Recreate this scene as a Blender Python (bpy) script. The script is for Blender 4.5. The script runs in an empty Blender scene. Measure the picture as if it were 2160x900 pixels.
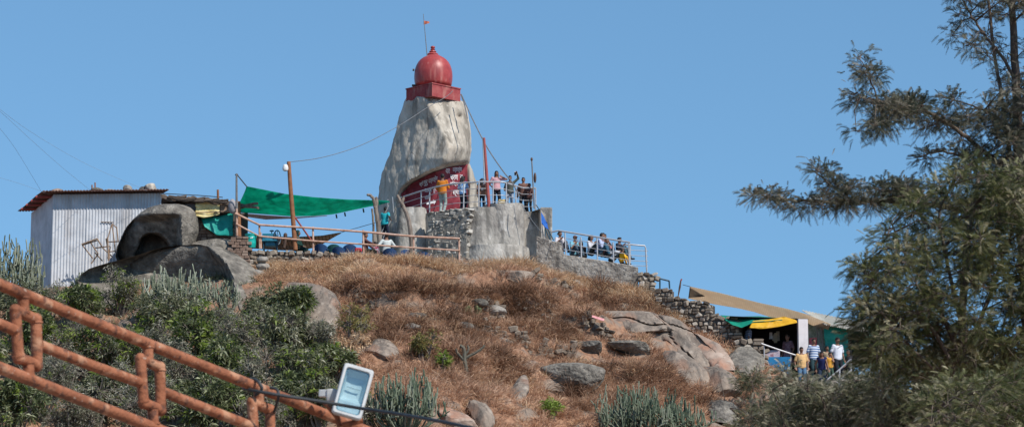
import bpy, math, random
import numpy as np
from mathutils import Vector, Matrix
random.seed(7)
RNG = np.random.default_rng(11)
SC = bpy.context.scene
COL = SC.collection
R = math.radians
# ---------------------------------------------------------------- camera geometry
F, CX, CY, PITCH = 5830.0, 1080.0, 450.0, R(10)
cP, sP = math.cos(PITCH), math.sin(PITCH)

def P(px, py, Y):
    """world point at distance Y (metres north of the lens) seen at photograph pixel px,py"""
    a = (px - CX) / F; b = (CY - py) / F
    dy = cP - b * sP; dz = sP + b * cP
    return Vector((a / dy * Y, Y, dz / dy * Y))

def Pn(px, py, Y):
    a = (px - CX) / F; b = (CY - py) / F
    dy = cP - b * sP; dz = sP + b * cP
    return np.stack([a / dy * Y, Y + 0 * dy, dz / dy * Y], -1)

def proj(v):
    v = np.asarray(v)
    f = v[..., 1] * cP + v[..., 2] * sP
    u = -v[..., 1] * sP + v[..., 2] * cP
    return CX + F * v[..., 0] / f, CY - F * u / f

# ---------------------------------------------------------------- numpy noise
def _h(ix, iy, iz):
    n = (ix * 374761393 + iy * 668265263 + iz * 1274126177) & 0xffffffff
    n = ((n ^ (n >> 13)) * 1274126177) & 0xffffffff
    return ((n ^ (n >> 16)) & 0xffff) / 65535.0

def vn(p):
    p = np.asarray(p, float)
    i = np.floor(p).astype(np.int64); f = p - i
    f = f * f * (3 - 2 * f)
    o = 0
    for dx in (0, 1):
        wx = f[..., 0] if dx else 1 - f[..., 0]
        for dy in (0, 1):
            wy = f[..., 1] if dy else 1 - f[..., 1]
            for dz in (0, 1):
                wz = f[..., 2] if dz else 1 - f[..., 2]
                o = o + wx * wy * wz * _h(i[..., 0] + dx, i[..., 1] + dy, i[..., 2] + dz)
    return o * 2 - 1

def fbm(p, oct=4, seed=0):
    p = np.asarray(p, float) + seed * 17.31 + 500
    o = 0; a = .5
    for k in range(oct):
        o = o + a * vn(p); p = p * 2.03 + 9.7; a *= .5
    return o

def inpoly(px, py, poly):
    px = np.asarray(px); py = np.asarray(py)
    ins = np.zeros(px.shape, bool); n = len(poly)
    for i in range(n):
        x0, y0 = poly[i]; x1, y1 = poly[(i + 1) % n]
        if y0 == y1: continue
        c = ((y0 > py) != (y1 > py)) & (px < (x1 - x0) * (py - y0) / (y1 - y0) + x0)
        ins ^= c
    return ins

def sstep(a, b, x):
    t = np.clip((x - a) / (b - a), 0, 1)
    return t * t * (3 - 2 * t)

# ---------------------------------------------------------------- materials
def S(r, g, b):
    f = lambda c: (c / 255 / 12.92) if c <= 10 else ((c / 255 + .055) / 1.055) ** 2.4
    return (f(r), f(g), f(b), 1)

MATS = {}
def mat(name, cols, scale=4.0, rough=.85, bump=0.0, bscale=None, stretch=(1, 1, 1), attr=None, attr_mix=.6,
        metallic=0.0, transl=0.0, detail=6.0, spec=.3, stains=None, lo=.3, hi=.7, stripes=None, cracks=None, coat=0):
    """procedural surface: noise ramp through COLS, optional per-piece colour attribute, stains and bump"""
    if name in MATS: return MATS[name]
    m = bpy.data.materials.new(name); m.use_nodes = True
    N = m.node_tree.nodes; L = m.node_tree.links
    bs = N['Principled BSDF']
    bs.inputs['Roughness'].default_value = rough
    bs.inputs['Metallic'].default_value = metallic
    bs.inputs['Specular IOR Level'].default_value = spec
    if coat: bs.inputs['Coat Weight'].default_value = coat; bs.inputs['Coat Roughness'].default_value = .25
    tc = N.new('ShaderNodeTexCoord'); mp = N.new('ShaderNodeMapping')
    L.new(tc.outputs['Object'], mp.inputs[0]); mp.inputs['Scale'].default_value = stretch
    nz = N.new('ShaderNodeTexNoise'); nz.inputs['Scale'].default_value = scale
    nz.inputs['Detail'].default_value = detail; nz.inputs['Roughness'].default_value = .62
    L.new(mp.outputs[0], nz.inputs['Vector'])
    fac = nz.outputs['Fac']
    if attr:
        at = N.new('ShaderNodeAttribute'); at.attribute_name = attr
        mx = N.new('ShaderNodeMix'); mx.data_type = 'FLOAT'; mx.inputs[0].default_value = attr_mix
        L.new(fac, mx.inputs[2]); L.new(at.outputs['Fac'], mx.inputs[3]); fac = mx.outputs[0]
    rp = N.new('ShaderNodeValToRGB'); e = rp.color_ramp.elements
    if len(cols) == 1: cols = [cols[0], cols[0]]
    while len(e) < len(cols): e.new(.5)
    for k, c in enumerate(cols):
        e[k].position = lo + (hi - lo) * k / (len(cols) - 1); e[k].color = c if len(c) == 4 else (*c, 1)
    L.new(fac, rp.inputs[0]); col = rp.outputs[0]
    if stains:
        for (sc, st, scol, amt, a, b) in stains:
            mp2 = N.new('ShaderNodeMapping'); L.new(tc.outputs['Object'], mp2.inputs[0]); mp2.inputs['Scale'].default_value = st
            mp2.inputs['Location'].default_value = (sc, 3.1, 1.7)
            n2 = N.new('ShaderNodeTexNoise'); n2.inputs['Scale'].default_value = sc; n2.inputs['Detail'].default_value = 5
            L.new(mp2.outputs[0], n2.inputs['Vector'])
            mr = N.new('ShaderNodeMapRange'); mr.inputs[1].default_value = a; mr.inputs[2].default_value = b; mr.inputs[4].default_value = amt
            L.new(n2.outputs['Fac'], mr.inputs[0])
            mc = N.new('ShaderNodeMix'); mc.data_type = 'RGBA'
            L.new(mr.outputs[0], mc.inputs[0]); L.new(col, mc.inputs[6]); mc.inputs[7].default_value = scol
            col = mc.outputs[2]
    if cracks:
        sc, wid, ccol = cracks
        n3 = N.new('ShaderNodeTexNoise'); n3.inputs['Scale'].default_value = sc; n3.inputs['Detail'].default_value = 3; n3.inputs['Distortion'].default_value = .6
        mp3 = N.new('ShaderNodeMapping'); mp3.inputs['Scale'].default_value = (1.3, 1, .55); mp3.inputs['Rotation'].default_value = (.2, .5, .1); L.new(tc.outputs['Object'], mp3.inputs[0])
        L.new(mp3.outputs[0], n3.inputs['Vector'])
        s3 = N.new('ShaderNodeMath'); s3.operation = 'SUBTRACT'; s3.inputs[1].default_value = .5; L.new(n3.outputs['Fac'], s3.inputs[0])
        a3 = N.new('ShaderNodeMath'); a3.operation = 'ABSOLUTE'; L.new(s3.outputs[0], a3.inputs[0])
        mr = N.new('ShaderNodeMapRange'); mr.inputs[2].default_value = wid; mr.inputs[3].default_value = .7; mr.inputs[4].default_value = 0
        L.new(a3.outputs[0], mr.inputs[0])
        mc = N.new('ShaderNodeMix'); mc.data_type = 'RGBA'
        L.new(mr.outputs[0], mc.inputs[0]); L.new(col, mc.inputs[6]); mc.inputs[7].default_value = ccol; col = mc.outputs[2]
    if stripes:
        ax, freq, scol, amt = stripes
        sx = N.new('ShaderNodeSeparateXYZ'); L.new(tc.outputs['Object'], sx.inputs[0])
        mm = N.new('ShaderNodeMath'); mm.operation = 'MULTIPLY'; mm.inputs[1].default_value = freq; L.new(sx.outputs[ax], mm.inputs[0])
        fr = N.new('ShaderNodeMath'); fr.operation = 'FRACT'; L.new(mm.outputs[0], fr.inputs[0])
        gt = N.new('ShaderNodeMath'); gt.operation = 'GREATER_THAN'; gt.inputs[1].default_value = amt; L.new(fr.outputs[0], gt.inputs[0])
        mc = N.new('ShaderNodeMix'); mc.data_type = 'RGBA'
        L.new(gt.outputs[0], mc.inputs[0]); L.new(col, mc.inputs[6]); mc.inputs[7].default_value = scol; col = mc.outputs[2]
    L.new(col, bs.inputs['Base Color'])
    if bump:
        nb = N.new('ShaderNodeTexNoise'); nb.inputs['Scale'].default_value = bscale or scale * 4; nb.inputs['Detail'].default_value = 6
        L.new(mp.outputs[0], nb.inputs['Vector'])
        bp = N.new('ShaderNodeBump'); bp.inputs['Strength'].default_value = min(1, bump); bp.inputs['Distance'].default_value = .08 * bump
        L.new(nb.outputs['Fac'], bp.inputs['Height']); L.new(bp.outputs[0], bs.inputs['Normal'])
    if transl:
        tr = N.new('ShaderNodeBsdfTranslucent'); L.new(col, tr.inputs[0])
        ms = N.new('ShaderNodeMixShader'); ms.inputs[0].default_value = transl
        L.new(bs.outputs[0], ms.inputs[1]); L.new(tr.outputs[0], ms.inputs[2])
        L.new(ms.outputs[0], N['Material Output'].inputs[0])
    MATS[name] = m
    return m

# ---------------------------------------------------------------- mesh builder
class MB:
    def __init__(self): self.v = []; self.f = []; self.a = []; self.m = []; self.cur = .5; self.mi = 0
    def add(self, vs, fs, a=None):
        b = len(self.v)
        self.v += [tuple(v) for v in vs]; self.f += [tuple(b + i for i in f) for f in fs]
        self.a += [self.cur if a is None else a] * len(vs); self.m += [self.mi] * len(fs)
        return self
    def box(self, c, s, rot=None, a=None, jit=0):
        vs = []
        for x in (-.5, .5):
            for y in (-.5, .5):
                for z in (-.5, .5):
                    q = Vector((x * s[0], y * s[1], z * s[2]))
                    if jit: q += Vector([random.uniform(-jit, jit) for _ in range(3)])
                    if rot: q = rot @ q
                    vs.append(q + Vector(c))
        return self.add(vs, [(0, 1, 3, 2), (4, 6, 7, 5), (0, 4, 5, 1), (2, 3, 7, 6), (0, 2, 6, 4), (1, 5, 7, 3)], a)
    def stone(self, c, s, rot=None, a=None, ch=.22, jit=.12):
        """a chamfered, irregular block"""
        vs = []; idx = {}
        for x in (-1, 1):
            for y in (-1, 1):
                for z in (-1, 1):
                    j = [random.uniform(1 - jit * 2, 1) for _ in range(3)]
                    for k in range(3):
                        q = [x * .5 * j[0], y * .5 * j[1], z * .5 * j[2]]
                        for t in range(3):
                            if t != k: q[t] *= (1 - ch)
                        q = Vector((q[0] * s[0], q[1] * s[1], q[2] * s[2]))
                        if rot: q = rot @ q
                        idx[(x, y, z, k)] = len(vs); vs.append(q + Vector(c))
        fs = []
        for k in range(3):
            u, w = [t for t in range(3) if t != k]
            for sgn in (-1, 1):
                q = []
                for (p_, r_) in ((-1, -1), (1, -1), (1, 1), (-1, 1)):
                    key = [0, 0, 0]; key[k] = sgn; key[u] = p_; key[w] = r_
                    q.append(idx[(*key, k)])
                fs.append(q)
            for p_ in (-1, 1):
                for r_ in (-1, 1):
                    q = []
                    for sgn, kk in ((-1, u), (-1, w), (1, w), (1, u)):
                        key = [0, 0, 0]; key[k] = sgn; key[u] = p_; key[w] = r_
                        q.append(idx[(*key, kk)])
                    fs.append(q)
        for x in (-1, 1):
            for y in (-1, 1):
                for z in (-1, 1): fs.append([idx[(x, y, z, k)] for k in range(3)])
        return self.add(vs, fs, a)
    def tube(self, pts, r, seg=8, a=None, cap=True):
        pts = [Vector(p) for p in pts]; n = len(pts)
        rs = r if isinstance(r, (list, tuple)) else [r] * n
        vs = []; fs = []; up = None
        for i, p in enumerate(pts):
            t = (pts[min(i + 1, n - 1)] - pts[max(i - 1, 0)])
            t = t.normalized() if t.length > 1e-9 else Vector((0, 0, 1))
            if up is None:
                up = Vector((0, 0, 1)) if abs(t.z) < .9 else Vector((1, 0, 0))
            s = t.cross(up); s = s.normalized() if s.length > 1e-6 else Vector((1, 0, 0)); up = s.cross(t).normalized()
            for k in range(seg):
                an = 2 * math.pi * k / seg
                vs.append(p + (s * math.cos(an) + up * math.sin(an)) * rs[i])
        for i in range(n - 1):
            for k in range(seg):
                k2 = (k + 1) % seg
                fs.append((i * seg + k, i * seg + k2, (i + 1) * seg + k2, (i + 1) * seg + k))
        if cap: fs.append(tuple(range(seg))[::-1]); fs.append(tuple((n - 1) * seg + k for k in range(seg)))
        return self.add(vs, fs, a)
    def capsule(self, p0, p1, r0, r1, seg=10):
        p0 = Vector(p0); p1 = Vector(p1); d = p1 - p0; t = d.normalized()
        pts = []; rs = []
        for k in (90, 60, 30): pts.append(p0 - t * r0 * math.sin(R(k))); rs.append(max(.0005, r0 * math.cos(R(k))))
        pts += [p0, p1]; rs += [r0, r1]
        for k in (30, 60, 90): pts.append(p1 + t * r1 * math.sin(R(k))); rs.append(max(.0005, r1 * math.cos(R(k))))
        return self.tube(pts, rs, seg)
    def ellipsoid(self, c, r, rot=None, seg=14, ring=9, a=None):
        vs = []; fs = []
        for i in range(ring + 1):
            th = math.pi * i / ring
            for k in range(seg):
                an = 2 * math.pi * k / seg
                rr = max(math.sin(th), .003)
                q = Vector((r[0] * rr * math.cos(an), r[1] * rr * math.sin(an), r[2] * math.cos(th)))
                if rot: q = rot @ q
                vs.append(q + Vector(c))
        for i in range(ring):
            for k in range(seg):
                k2 = (k + 1) % seg
                fs.append((i * seg + k, (i + 1) * seg + k, (i + 1) * seg + k2, i * seg + k2))
        fs.append(tuple(range(seg))); fs.append(tuple(ring * seg + k for k in range(seg))[::-1])
        return self.add(vs, fs, a)
    def lathe(self, c, prof, seg=40, a=None):
        vs = []; fs = []; n = len(prof)
        for (r, z) in prof:
            for k in range(seg):
                an = 2 * math.pi * k / seg
                vs.append((c[0] + r * math.cos(an), c[1] + r * math.sin(an), c[2] + z))
        for i in range(n - 1):
            for k in range(seg):
                k2 = (k + 1) % seg
                fs.append((i * seg + k, i * seg + k2, (i + 1) * seg + k2, (i + 1) * seg + k))
        fs.append(tuple(range(seg))[::-1]); fs.append(tuple((n - 1) * seg + k for k in range(seg)))
        return self.add(vs, fs, a)
    def grid(self, rows, a=None, wrap=False):
        nr = len(rows); nc = len(rows[0]); vs = [p for r in rows for p in r]; fs = []
        for i in range(nr - 1):
            for k in range(nc if wrap else nc - 1):
                k2 = (k + 1) % nc
                fs.append((i * nc + k, i * nc + k2, (i + 1) * nc + k2, (i + 1) * nc + k))
        return self.add(vs, fs, a)
    def sheet(self, rows, th, a=None):
        """a grid given real thickness TH along its normals"""
        A = np.array([[list(p) for p in r] for r in rows], float)
        du = np.gradient(A, axis=1); dv = np.gradient(A, axis=0)
        nn = np.cross(du, dv); nn /= np.maximum(np.linalg.norm(nn, axis=-1, keepdims=True), 1e-9)
        Bk = A + nn * th
        nr, nc = A.shape[:2]
        vs = np.concatenate([A.reshape(-1, 3), Bk.reshape(-1, 3)]).tolist(); o = nr * nc; fs = []
        for i in range(nr - 1):
            for k in range(nc - 1):
                q = (i * nc + k, i * nc + k + 1, (i + 1) * nc + k + 1, (i + 1) * nc + k)
                fs.append(q[::-1]); fs.append(tuple(o + j for j in q))
        b = [k for k in range(nc)] + [i * nc + nc - 1 for i in range(1, nr)] + [(nr - 1) * nc + k for k in range(nc - 2, -1, -1)] + [i * nc for i in range(nr - 2, 0, -1)]
        for j in range(len(b)):
            p, q = b[j], b[(j + 1) % len(b)]; fs.append((p, q, q + o, p + o))
        return self.add(vs, fs, a)

def mesh_from(name, V, Fc, A=None, smooth=True, mats=(), MI=None, angle=40):
    me = bpy.data.meshes.new(name)
    if isinstance(Fc, np.ndarray):
        n, k = Fc.shape
        me.vertices.add(len(V)); me.vertices.foreach_set('co', np.ascontiguousarray(V, np.float32).ravel())
        me.loops.add(n * k); me.loops.foreach_set('vertex_index', np.ascontiguousarray(Fc, np.int32).ravel())
        me.polygons.add(n); me.polygons.foreach_set('loop_start', np.arange(0, n * k, k, dtype=np.int32))
        me.update(calc_edges=True)
    else:
        me.from_pydata([tuple(v) for v in V], [], [tuple(f) for f in Fc]); me.update()
    if A is not None:
        at = me.attributes.new('rnd', 'FLOAT', 'POINT'); at.data.foreach_set('value', np.asarray(A, np.float32))
    for m in mats: me.materials.append(m)
    if MI is not None and any(MI): me.polygons.foreach_set('material_index', np.asarray(MI, np.int32))
    if smooth:
        me.shade_smooth()
        if angle: me.set_sharp_from_angle(angle=R(angle))
    return me

def tag(o, label=None, cat=None, group=None, kind=None):
    if label: o['label'] = label
    if cat: o['category'] = cat
    if group: o['group'] = group
    if kind: o['kind'] = kind
    return o

ORG = {}   # world origin of every thing, so that its parts can be written in local coordinates
def thing(name, label, cat, loc, group=None):
    o = bpy.data.objects.new(name, None); COL.objects.link(o)
    o.empty_display_size = .2; o.location = loc; ORG[o.name] = Vector(loc)
    return tag(o, label, cat, group)

def _arr(g):
    if isinstance(g, MB): return np.array(g.v, float).reshape(-1, 3), g.f, g.a, g.m
    V, Fc = g[0], g[1]
    return np.asarray(V, float), Fc, (g[2] if len(g) > 2 else None), None

def part(name, g, m, parent, smooth=True, angle=40, kind=None, label=None):
    V, Fc, A, MI = _arr(g)
    o_ = ORG[parent.name]
    ms = m if isinstance(m, (list, tuple)) else [m]
    o = bpy.data.objects.new(name, mesh_from(name, V - np.array(o_), Fc, A, smooth, ms, MI, angle))
    COL.objects.link(o); o.parent = parent; ORG[o.name] = o_
    return tag(o, label=label, kind=kind)

def single(name, g, m, label=None, cat=None, group=None, kind=None, smooth=True, angle=40, org=None):
    V, Fc, A, MI = _arr(g)
    if org is None:
        lo = V.min(0); hi = V.max(0); org = Vector(((lo[0] + hi[0]) / 2, (lo[1] + hi[1]) / 2, lo[2]))
    ms = m if isinstance(m, (list, tuple)) else [m]
    o = bpy.data.objects.new(name, mesh_from(name, V - np.array(org), Fc, A, smooth, ms, MI, angle))
    COL.objects.link(o); o.location = org; ORG[o.name] = Vector(org)
    return tag(o, label, cat, group, kind)

def px_line(pts, Y):
    """world polyline from photograph pixels; Y one number, or one per point"""
    return [P(p[0], p[1], (Y[i] if isinstance(Y, (list, tuple)) else Y)) for i, p in enumerate(pts)]

def subdiv(pts, n, jit=0):
    """a smooth polyline (Catmull-Rom) with n points a span"""
    pts = [Vector(p) for p in pts]; out = []
    for i in range(len(pts) - 1):
        p0 = pts[max(i - 1, 0)]; p1 = pts[i]; p2 = pts[i + 1]; p3 = pts[min(i + 2, len(pts) - 1)]
        for k in range(n):
            t = k / n
            q = .5 * ((2 * p1) + (p2 - p0) * t + (2 * p0 - 5 * p1 + 4 * p2 - p3) * t * t + (3 * p1 - p0 - 3 * p2 + p3) * t ** 3)
            if jit: q += Vector([random.uniform(-jit, jit) for _ in range(3)])
            out.append(q)
    out.append(pts[-1]); return out

def loft(rows, Yc, T, relief=None, nseg=72, nrow=44, amp=.06, nsc=1.2, e=.75, seed=1, back=1.0, capk=.5, ridge=0, ridgex=None, pL=.75, pR=.6, facets=0, fine=0, soft=.10):
    """a rounded solid whose outline follows rows of (py, xl, xr); Yc depth of its middle plane, T half thickness"""
    rows = np.array(rows, float)
    ys = np.linspace(rows[0, 0], rows[-1, 0], nrow)
    # more rows near the ends
    t = np.linspace(0, 1, nrow); t = .5 - .5 * np.cos(np.pi * t) * (1 - .35 * np.sin(np.pi * t)); ys = rows[0, 0] + (rows[-1, 0] - rows[0, 0]) * np.clip(t, 0, 1)
    xl = np.interp(ys, rows[:, 0], rows[:, 1]); xr = np.interp(ys, rows[:, 0], rows[:, 2])
    half = (xr - xl) / 2; mid = (xr + xl) / 2; hm = half.max()
    th = np.arange(nseg) * 2 * np.pi / nseg
    th = th - .25 * np.sin(2 * th) * 0
    c = np.cos(th); s = np.sin(th)
    px = mid[:, None] + half[:, None] * c[None]
    py = np.repeat(ys[:, None], nseg, 1)
    Tj = (T(ys) if callable(T) else T) * np.clip(half / hm, 0.02, 1) ** capk
    Yj = Yc(ys) if callable(Yc) else np.full(nrow, float(Yc))
    w = np.sign(s) * np.abs(s) ** e
    if ridge: w = w * (1 + ridge * c[None, :] * (s > 0))
    if ridgex is not None:
        cr = np.clip((ridgex(ys) - mid) / half, -.7, .7)[:, None]; cc = c[None, :]
        wf = np.where(cc < cr, np.clip((cc + 1) / (cr + 1), 0, 1) ** pL, np.clip((1 - cc) / (1 - cr), 0, 1) ** pR)
        wf = np.minimum(wf, 1 - soft * np.exp(-((cc - cr) / .18) ** 2))
        w = np.where(s[None, :] > 0, wf, w)
    Y = Yj[:, None] - Tj[:, None] * np.where(w > 0, w, w * back)
    if relief is not None:
        Y = Y + relief(px, py) * np.clip(w * 2, 0, 1)
    V = Pn(px, py, Y)
    cen = V.mean(1, keepdims=True)
    d = V - cen; d /= np.maximum(np.linalg.norm(d, axis=-1, keepdims=True), 1e-6)
    n1 = fbm(V * nsc, 5, seed); n2 = 1 - np.abs(fbm(V * nsc * .6, 3, seed + 5)) * 2
    V = V + d * (amp * (n1 * 1.6 + .5 * n2))[..., None]
    if fine: V = V + d * (fine * (fbm(V * nsc * np.array([5, 5, 2.2]), 4, seed + 21) - .6 * np.abs(fbm(V * nsc * np.array([2.6, 2.6, 1.2]), 3, seed + 31))))[..., None]
    if facets:
        rg = np.random.default_rng(seed); c0 = V.reshape(-1, 3).mean(0); ex = (V.reshape(-1, 3).max(0) - V.reshape(-1, 3).min(0)) / 2; q = (V - c0) / ex
        for _ in range(facets):
            n_ = rg.normal(size=3) + np.array([0, -.7, .2]); n_ /= np.linalg.norm(n_); h_ = q @ n_; kk = h_ - h_.max() * rg.uniform(.68, .9)
            q = q - np.where(kk > 0, kk * .92, 0)[..., None] * n_
        V = q * ex + c0; V = V + d * (amp * .5 * fbm(V * nsc * 4, 4, seed + 9))[..., None]
    nr = nrow; i, k = np.meshgrid(np.arange(nr - 1), np.arange(nseg), indexing='ij')
    k2 = (k + 1) % nseg
    Fc = np.stack([i * nseg + k, (i + 1) * nseg + k, (i + 1) * nseg + k2, i * nseg + k2], -1).reshape(-1, 4)
    V = V.reshape(-1, 3)
    fl = [tuple(q) for q in Fc.tolist()] + [tuple(range(nseg)), tuple((nr - 1) * nseg + q for q in range(nseg))[::-1]]
    return V, fl

def rock_mesh(c, s, seed, sub=4, amp=.28, facets=6, flat=.75):
    """an ico boulder: noise plus planar breaks"""
    import bmesh
    bm = bmesh.new(); bmesh.ops.create_icosphere(bm, subdivisions=sub, radius=1)
    V = np.array([v.co[:] for v in bm.verts]); Fc = [tuple(v.index for v in f.verts) for f in bm.faces]; bm.free()
    rg = np.random.default_rng(seed)
    V *= (1 + amp * fbm(V * 1.3, 4, seed))[:, None]
    for _ in range(facets):
        n = rg.normal(size=3); n /= np.linalg.norm(n); dd = rg.uniform(flat * .8, flat * 1.15)
        k = V @ n - dd; V -= np.where(k > 0, k * .9, 0)[:, None] * n
    V *= (1 + .06 * fbm(V * 5, 3, seed + 3))[:, None]
    return V * np.array(s) + np.array(c), Fc
# ---------------------------------------------------------------- materials in use
M_soil = mat('dry soil', [(.12, .062, .038), (.26, .14, .085), (.36, .22, .14)], 5, .95, bump=.8, bscale=9,
             stains=[(1.2, (1, 1, 1), (.20, .17, .14, 1), .8, .5, .62)])
M_granite = mat('grey granite', [(.10, .092, .082), (.26, .235, .205), (.40, .36, .31)], 1.6, .9, bump=.7, bscale=7, lo=.28, hi=.74,
                stains=[(.9, (1, 1, .35), (.05, .047, .043, 1), .75, .52, .68), (6, (1, 1, 1), (.46, .43, .37, 1), .5, .58, .7)], cracks=(.5, .006, (.06, .055, .05, 1)))
M_dark = mat('weathered dark granite', [(.065, .058, .05), (.17, .152, .128), (.34, .305, .255)], 2.6, .92, bump=1.0, bscale=11, lo=.3, hi=.75,
             stains=[(5, (1, 1, 1), (.33, .30, .26, 1), .5, .57, .72), (1.1, (1, 1, .3), (.03, .03, .028, 1), .6, .55, .7)])
M_pink = mat('pink granite slab', [(.17, .13, .105), (.31, .225, .175), (.42, .33, .265)], 1.3, .9, bump=.6, bscale=6, lo=.3, hi=.72,
             stains=[(.8, (1, 1, .6), (.33, .16, .10, 1), .75, .5, .62), (1.7, (1.6, 1, .25), (.11, .10, .09, 1), .6, .52, .68), (4, (1, 1, .5), (.42, .37, .32, 1), .6, .56, .7)], cracks=(.7, .007, (.07, .055, .045, 1)))
M_monolith = mat('pale monolith granite', [(.25, .22, .18), (.43, .385, .32), (.57, .51, .43)], .9, .88, bump=.8, bscale=5, lo=.3, hi=.7, stretch=(1, 1, .55),
                 stains=[(1.3, (1.8, 1.8, .2), (.12, .105, .085, 1), .75, .5, .66), (9, (1, 1, .5), (.16, .14, .115, 1), .5, .6, .72), (1.0, (1, 1, .5), (.36, .27, .19, 1), .35, .56, .72), (5, (1, 1, .6), (.62, .57, .49, 1), .45, .55, .7)], cracks=(.4, .005, (.12, .10, .085, 1)))
M_conc = mat('stained concrete', [(.17, .155, .14), (.33, .305, .27), (.50, .465, .41)], 1.3, .92, bump=.8, bscale=8, lo=.3, hi=.7, stretch=(1, 1, .6),
             stains=[(1.8, (1.5, 1.5, .16), (.09, .085, .075, 1), .75, .5, .66), (3.2, (1, 1, .6), (.58, .55, .5, 1), .6, .55, .68)])
M_conc2 = mat('dark rough concrete', [(.12, .105, .09), (.27, .24, .205), (.40, .365, .315)], 2.2, .95, bump=1, bscale=7, lo=.3, hi=.7,
              stains=[(6, (1, 1, 1), (.54, .50, .44, 1), .7, .58, .66), (1.6, (1.5, 1.5, .2), (.06, .055, .05, 1), .6, .52, .68)])
M_stone = mat('wall stones', [(.09, .07, .055), (.19, .15, .115), (.28, .235, .185), (.44, .395, .34)], 3, .92, bump=.6, bscale=12, attr='rnd', attr_mix=.75, lo=.1, hi=.95)
M_mortar = mat('dark mortar', [(.05, .045, .038), (.12, .10, .085)], 3, .95)
M_stonel = mat('pale platform stones', [(.16, .145, .125), (.31, .285, .245), (.44, .41, .36), (.54, .51, .46)], 3, .92, bump=.6, bscale=12, attr='rnd', attr_mix=.7, lo=.1, hi=.95)
M_mortarl = mat('grey mortar', [(.16, .145, .125), (.28, .26, .225)], 4, .95, bump=.5)
M_brick = mat('old brick', [(.15, .10, .075), (.24, .16, .12), (.30, .22, .17)], 3, .92, bump=.5, attr='rnd', attr_mix=.7, lo=.1, hi=.9)
M_floor = mat('dusty concrete floor', [(.22, .19, .16), (.34, .30, .26)], 2, .95)

# ---------------------------------------------------------------- the hill
def xat(px, Y): return (px - CX) / F * Y / cP
_RP = [(-900, 112, 14.6), (-300, 109, 15.6), (60, 107.2, 15.9), (300, 106.5, 16.1), (520, 105, 16.45), (970, 106.2, 16.75), (1110, 107.6, 16.75), (1350, 106.4, 15.7), (1385, 105.2, 14.95), (1420, 104.9, 14.1), (1505, 104.3, 13.55),
       (1560, 103.8, 13.15), (1612, 103.2, 12.4), (1680, 103, 11.9), (1800, 103, 11.6), (2000, 102, 9.9), (2300, 101, 8.2), (3200, 98, 4)]
_rx = np.array([xat(p, y) for p, y, z in _RP]); _ry = np.array([y for p, y, z in _RP]); _rz = np.array([z for p, y, z in _RP])

def terr(x, y):
    x = np.asarray(x, float); y = np.asarray(y, float)
    yr = sum(np.interp(x + o, _rx, _ry) for o in (-.8, 0, .8)) / 3
    zr = sum(np.interp(x + o, _rx, _rz) for o in (-.8, 0, .8)) / 3
    d = yr - y
    p = np.stack([x, y, 0 * x], -1)
    slope = .49 + .05 * np.sin(x * .35)
    zs = zr - slope * np.clip(d, 0, None) + np.where(d < 0, np.clip(-d, 0, 8) * .02 - np.clip(-d - 18, 0, 60) * .3, 0)
    nz = (.8 * fbm(p * .32, 4, 2) + .45 * fbm(p * 1.1, 3, 4)) * sstep(-.2, 2.0, d)
    zs = zs + nz
    # small terraces that break the slope into ledges
    zs = zs + (.16 * np.sin(zs * 3.4 + 2.2 * vn(p * .55)) + .12 * np.sin(zs * 8.3 + 3.5 * vn(p * .7 + 7)) * sstep(9, 5, d)) * sstep(.8, 3, d) + .16 * np.abs(fbm(p * 1.1, 3, 14)) * 2 * sstep(.3, 1.5, d)
    for d0, hh_, xa, xb in ((4.6, .5, -6.2, 4.2), (2.1, .28, -9, 2.5), (7.4, .3, -3.5, 3.0)):    # remains of old terraces
        u = d0 + .5 * np.sin(x * .9 + d0) + .35 * vn(p * 1.1) - d
        k_ = sstep(xa - .8, xa + .8, x) * sstep(xb + .8, xb - .8, x)
        st_ = sstep(-.12, .12, u)
        zs = zs + k_ * hh_ * (st_ * np.exp(-np.clip(u, 0, 9) / 1.6) - (1 - st_) * np.exp(-np.clip(-u, 0, 9) / 1.6))
    zs = np.where((d < -.1) & (x > -10.6) & (x < 5.2), np.minimum(zs, 16.1), zs)
    zn = -1.75 + .12 * fbm(p * .25, 3, 9)
    k = 1.2
    hh = np.clip(.5 + .5 * (zs - zn) / k, 0, 1)
    z = zn * (1 - hh) + zs * hh + k * hh * (1 - hh)
    return z

def G(px, py, off=0.0):
    """where the photograph's ray meets the hillside"""
    px = np.atleast_1d(np.asarray(px, float)); py = np.atleast_1d(np.asarray(py, float))
    Ys = np.arange(60, 118, .25); v = Pn(px[None], py[None], Ys.reshape((-1,) + (1,) * px.ndim) + 0 * px[None])
    hit = v[..., 2] < terr(v[..., 0], v[..., 1]); idx = hit.argmax(0)
    out = np.where(hit.any(0), Ys[idx] - .12, 107.0)
    return Pn(px, py, out + off)

def GY(px, py): return float(G(px, py)[0][1])
def Gp(px, py): return Vector(G(px, py)[0])

_xs = np.concatenate([[-3000, -900, -300, -120, -70, -48], np.arange(-34, -22, 1.0), np.arange(-22, 23, .22), np.arange(23, 36, 1.0), [50, 75, 130, 300, 900, 3000]])
_ys = np.concatenate([[-300, -60, -15], np.arange(-5, 74, 3.0), np.arange(74, 112, .22), np.arange(112, 140, 2.0), [160, 220, 400, 1200, 4000]])
gx, gy = np.meshgrid(_xs, _ys, indexing='ij')
gz = terr(gx, gy)
V = np.stack([gx, gy, gz], -1).reshape(-1, 3)
ni, nj = gx.shape
ii, jj = np.meshgrid(np.arange(ni - 1), np.arange(nj - 1), indexing='ij')
Fc = np.stack([ii * nj + jj, (ii + 1) * nj + jj, (ii + 1) * nj + jj + 1, ii * nj + jj + 1], -1).reshape(-1, 4)
single('hillside', (V, Fc), M_soil, kind='structure', org=(0, 0, 0), angle=None)

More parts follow.
